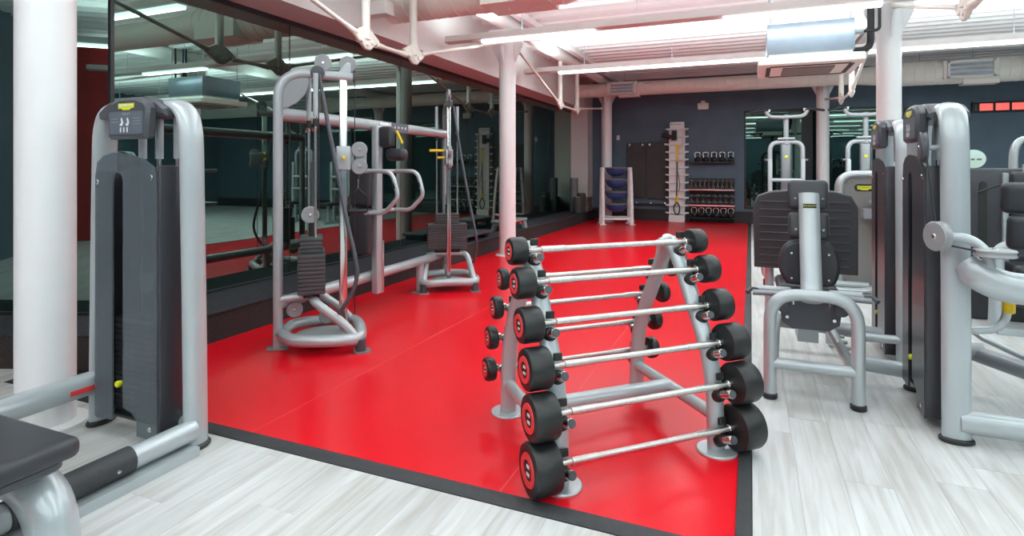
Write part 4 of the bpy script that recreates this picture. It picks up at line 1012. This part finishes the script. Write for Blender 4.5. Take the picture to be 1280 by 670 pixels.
for k, x in enumerate(row(6, -1.36, -.47)): kettlebell(x, SH['d'][0], SH['d'][1], 'chrome-handled kettlebell %s on the bottom shelf' % ordn[k], 'kettlebells on the bottom shelf')

t = thing('emergency_light', 'small grey twin-spot lamp box on the rear wall', 'wall lamp', (-1.15, YB, 3.0))
MB().rbox((0, -.06, .02), (.27, .10, .17), .015).build('body', 'cream', t)
MB().rbox((0, -.05, .13), (.10, .08, .07), .01, seg=1).build('lamp_head', 'cream', t)
t = thing('light_switch', 'small white switch plate on the rear wall above mats', 'switch', (-3.39, YB, 2.25))
MB().rbox((0, -.012, 0), (.085, .024, .13), .006).build('plate', 'column', t)
MB().rbox((0, -.026, 0), (.035, .01, .05), .003, seg=1).build('rocker', 'cream', t)
t = thing('timer_display', 'long black timer display with three red panels on rear wall', 'display', (5.03, YB, 2.755))
MB().rbox((0, -.04, 0), (1.0, .08, .24), .012, seg=2).build('housing', 'black', t)
for k in range(3): MB().rbox((-.245 + .285 * k, -.082, -.002), (.235, .012, .155), .004, seg=1).build('display_panel', 'display', t)
for k in range(3): MB().rbox((-.43, -.082, .05 - .05 * k), (.035, .01, .022), .003, seg=1).build('indicator', 'matgrey', t)
MB().lohi((-.46, -.075, .118), (-.1, -.01, .124)).build('top_strip', 'galv', t)

# ------------------------------------------------------------------ things on the ledge
t = tag(MB().lathe([(0, 0), (.10, 0), (.105, .01), (.105, .89), (.10, .90), (0, .90)], n=24).build('foam_roller', 'matgrey'), 'tall grey foam roller standing on the ledge against glass', 'foam roller'); t.location = (-4.32, 14.55, .25)
t = thing('foam_roller', 'short black foam roller with lime core on the ledge', 'foam roller', (-4.13, 14.25, .25))
MB().lathe([(.05, .02), (.05, .40), (.105, .40), (.11, .39), (.11, .01), (.105, 0), (.0, 0)], n=24).build('shell', 'mat', t)
MB().lathe([(0, .0), (.045, .0), (.045, .415), (0, .415)], n=16).build('core', 'lime', t)
t = thing('foam_roller', 'short plain black foam roller behind the lime one', 'foam roller', (-4.10, 14.52, .25))
MB().lathe([(0, 0), (.10, 0), (.105, .01), (.105, .49), (.10, .50), (0, .50)], n=24).build('shell', 'mat', t)
yl = ('bottom', 'second', 'third', 'top')
for k in range(4):
    o = MB().rbox((0, 0, .048), (.30, .46, .092), .014).build('yoga_block', 'taupe')
    o.location = (-4.14 + .01 * (k % 2), 14.93, .25 + k * .093)
    tag(o, '%s taupe foam block of the stack by the white pier' % yl[k], 'foam block', 'stacked foam blocks')
def stepper(x, y, rz, label, z=.25):
    t = thing('aerobic_step', label, 'exercise step', (x, y, z), rz)
    MB().rbox((0, 0, .165), (.38, .92, .05), .02).build('platform', 'blueish', t)
    for s in (-1, 1):
        MB().prism([(-.20, 0), (-.17, .145), (.17, .145), (.20, 0), (.14, 0), (.11, .10), (-.11, .10), (-.14, 0)], -.06, .06, m=MX.Translation(V((0, s * .36, 0))) @ XZ).build('leg', 'blueish', t)
        MB().rbox((0, s * .20, .115), (.30, .10, .05), .01).build('riser', 'orange', t)
stepper(-4.22, 9.95, 0, 'grey aerobic step with orange risers on the ledge behind column')
t = thing('step_platform', 'flat dark step platform on the ledge left of the column', 'exercise step', (-4.24, 8.25, .25))
MB().rbox((0, 0, .09), (.42, 1.0, .05), .02).build('platform', 'plastic', t)
for s in (-1, 1): MB().rbox((0, s * .38, .033), (.34, .14, .066), .015).build('foot', 'blackrub', t)
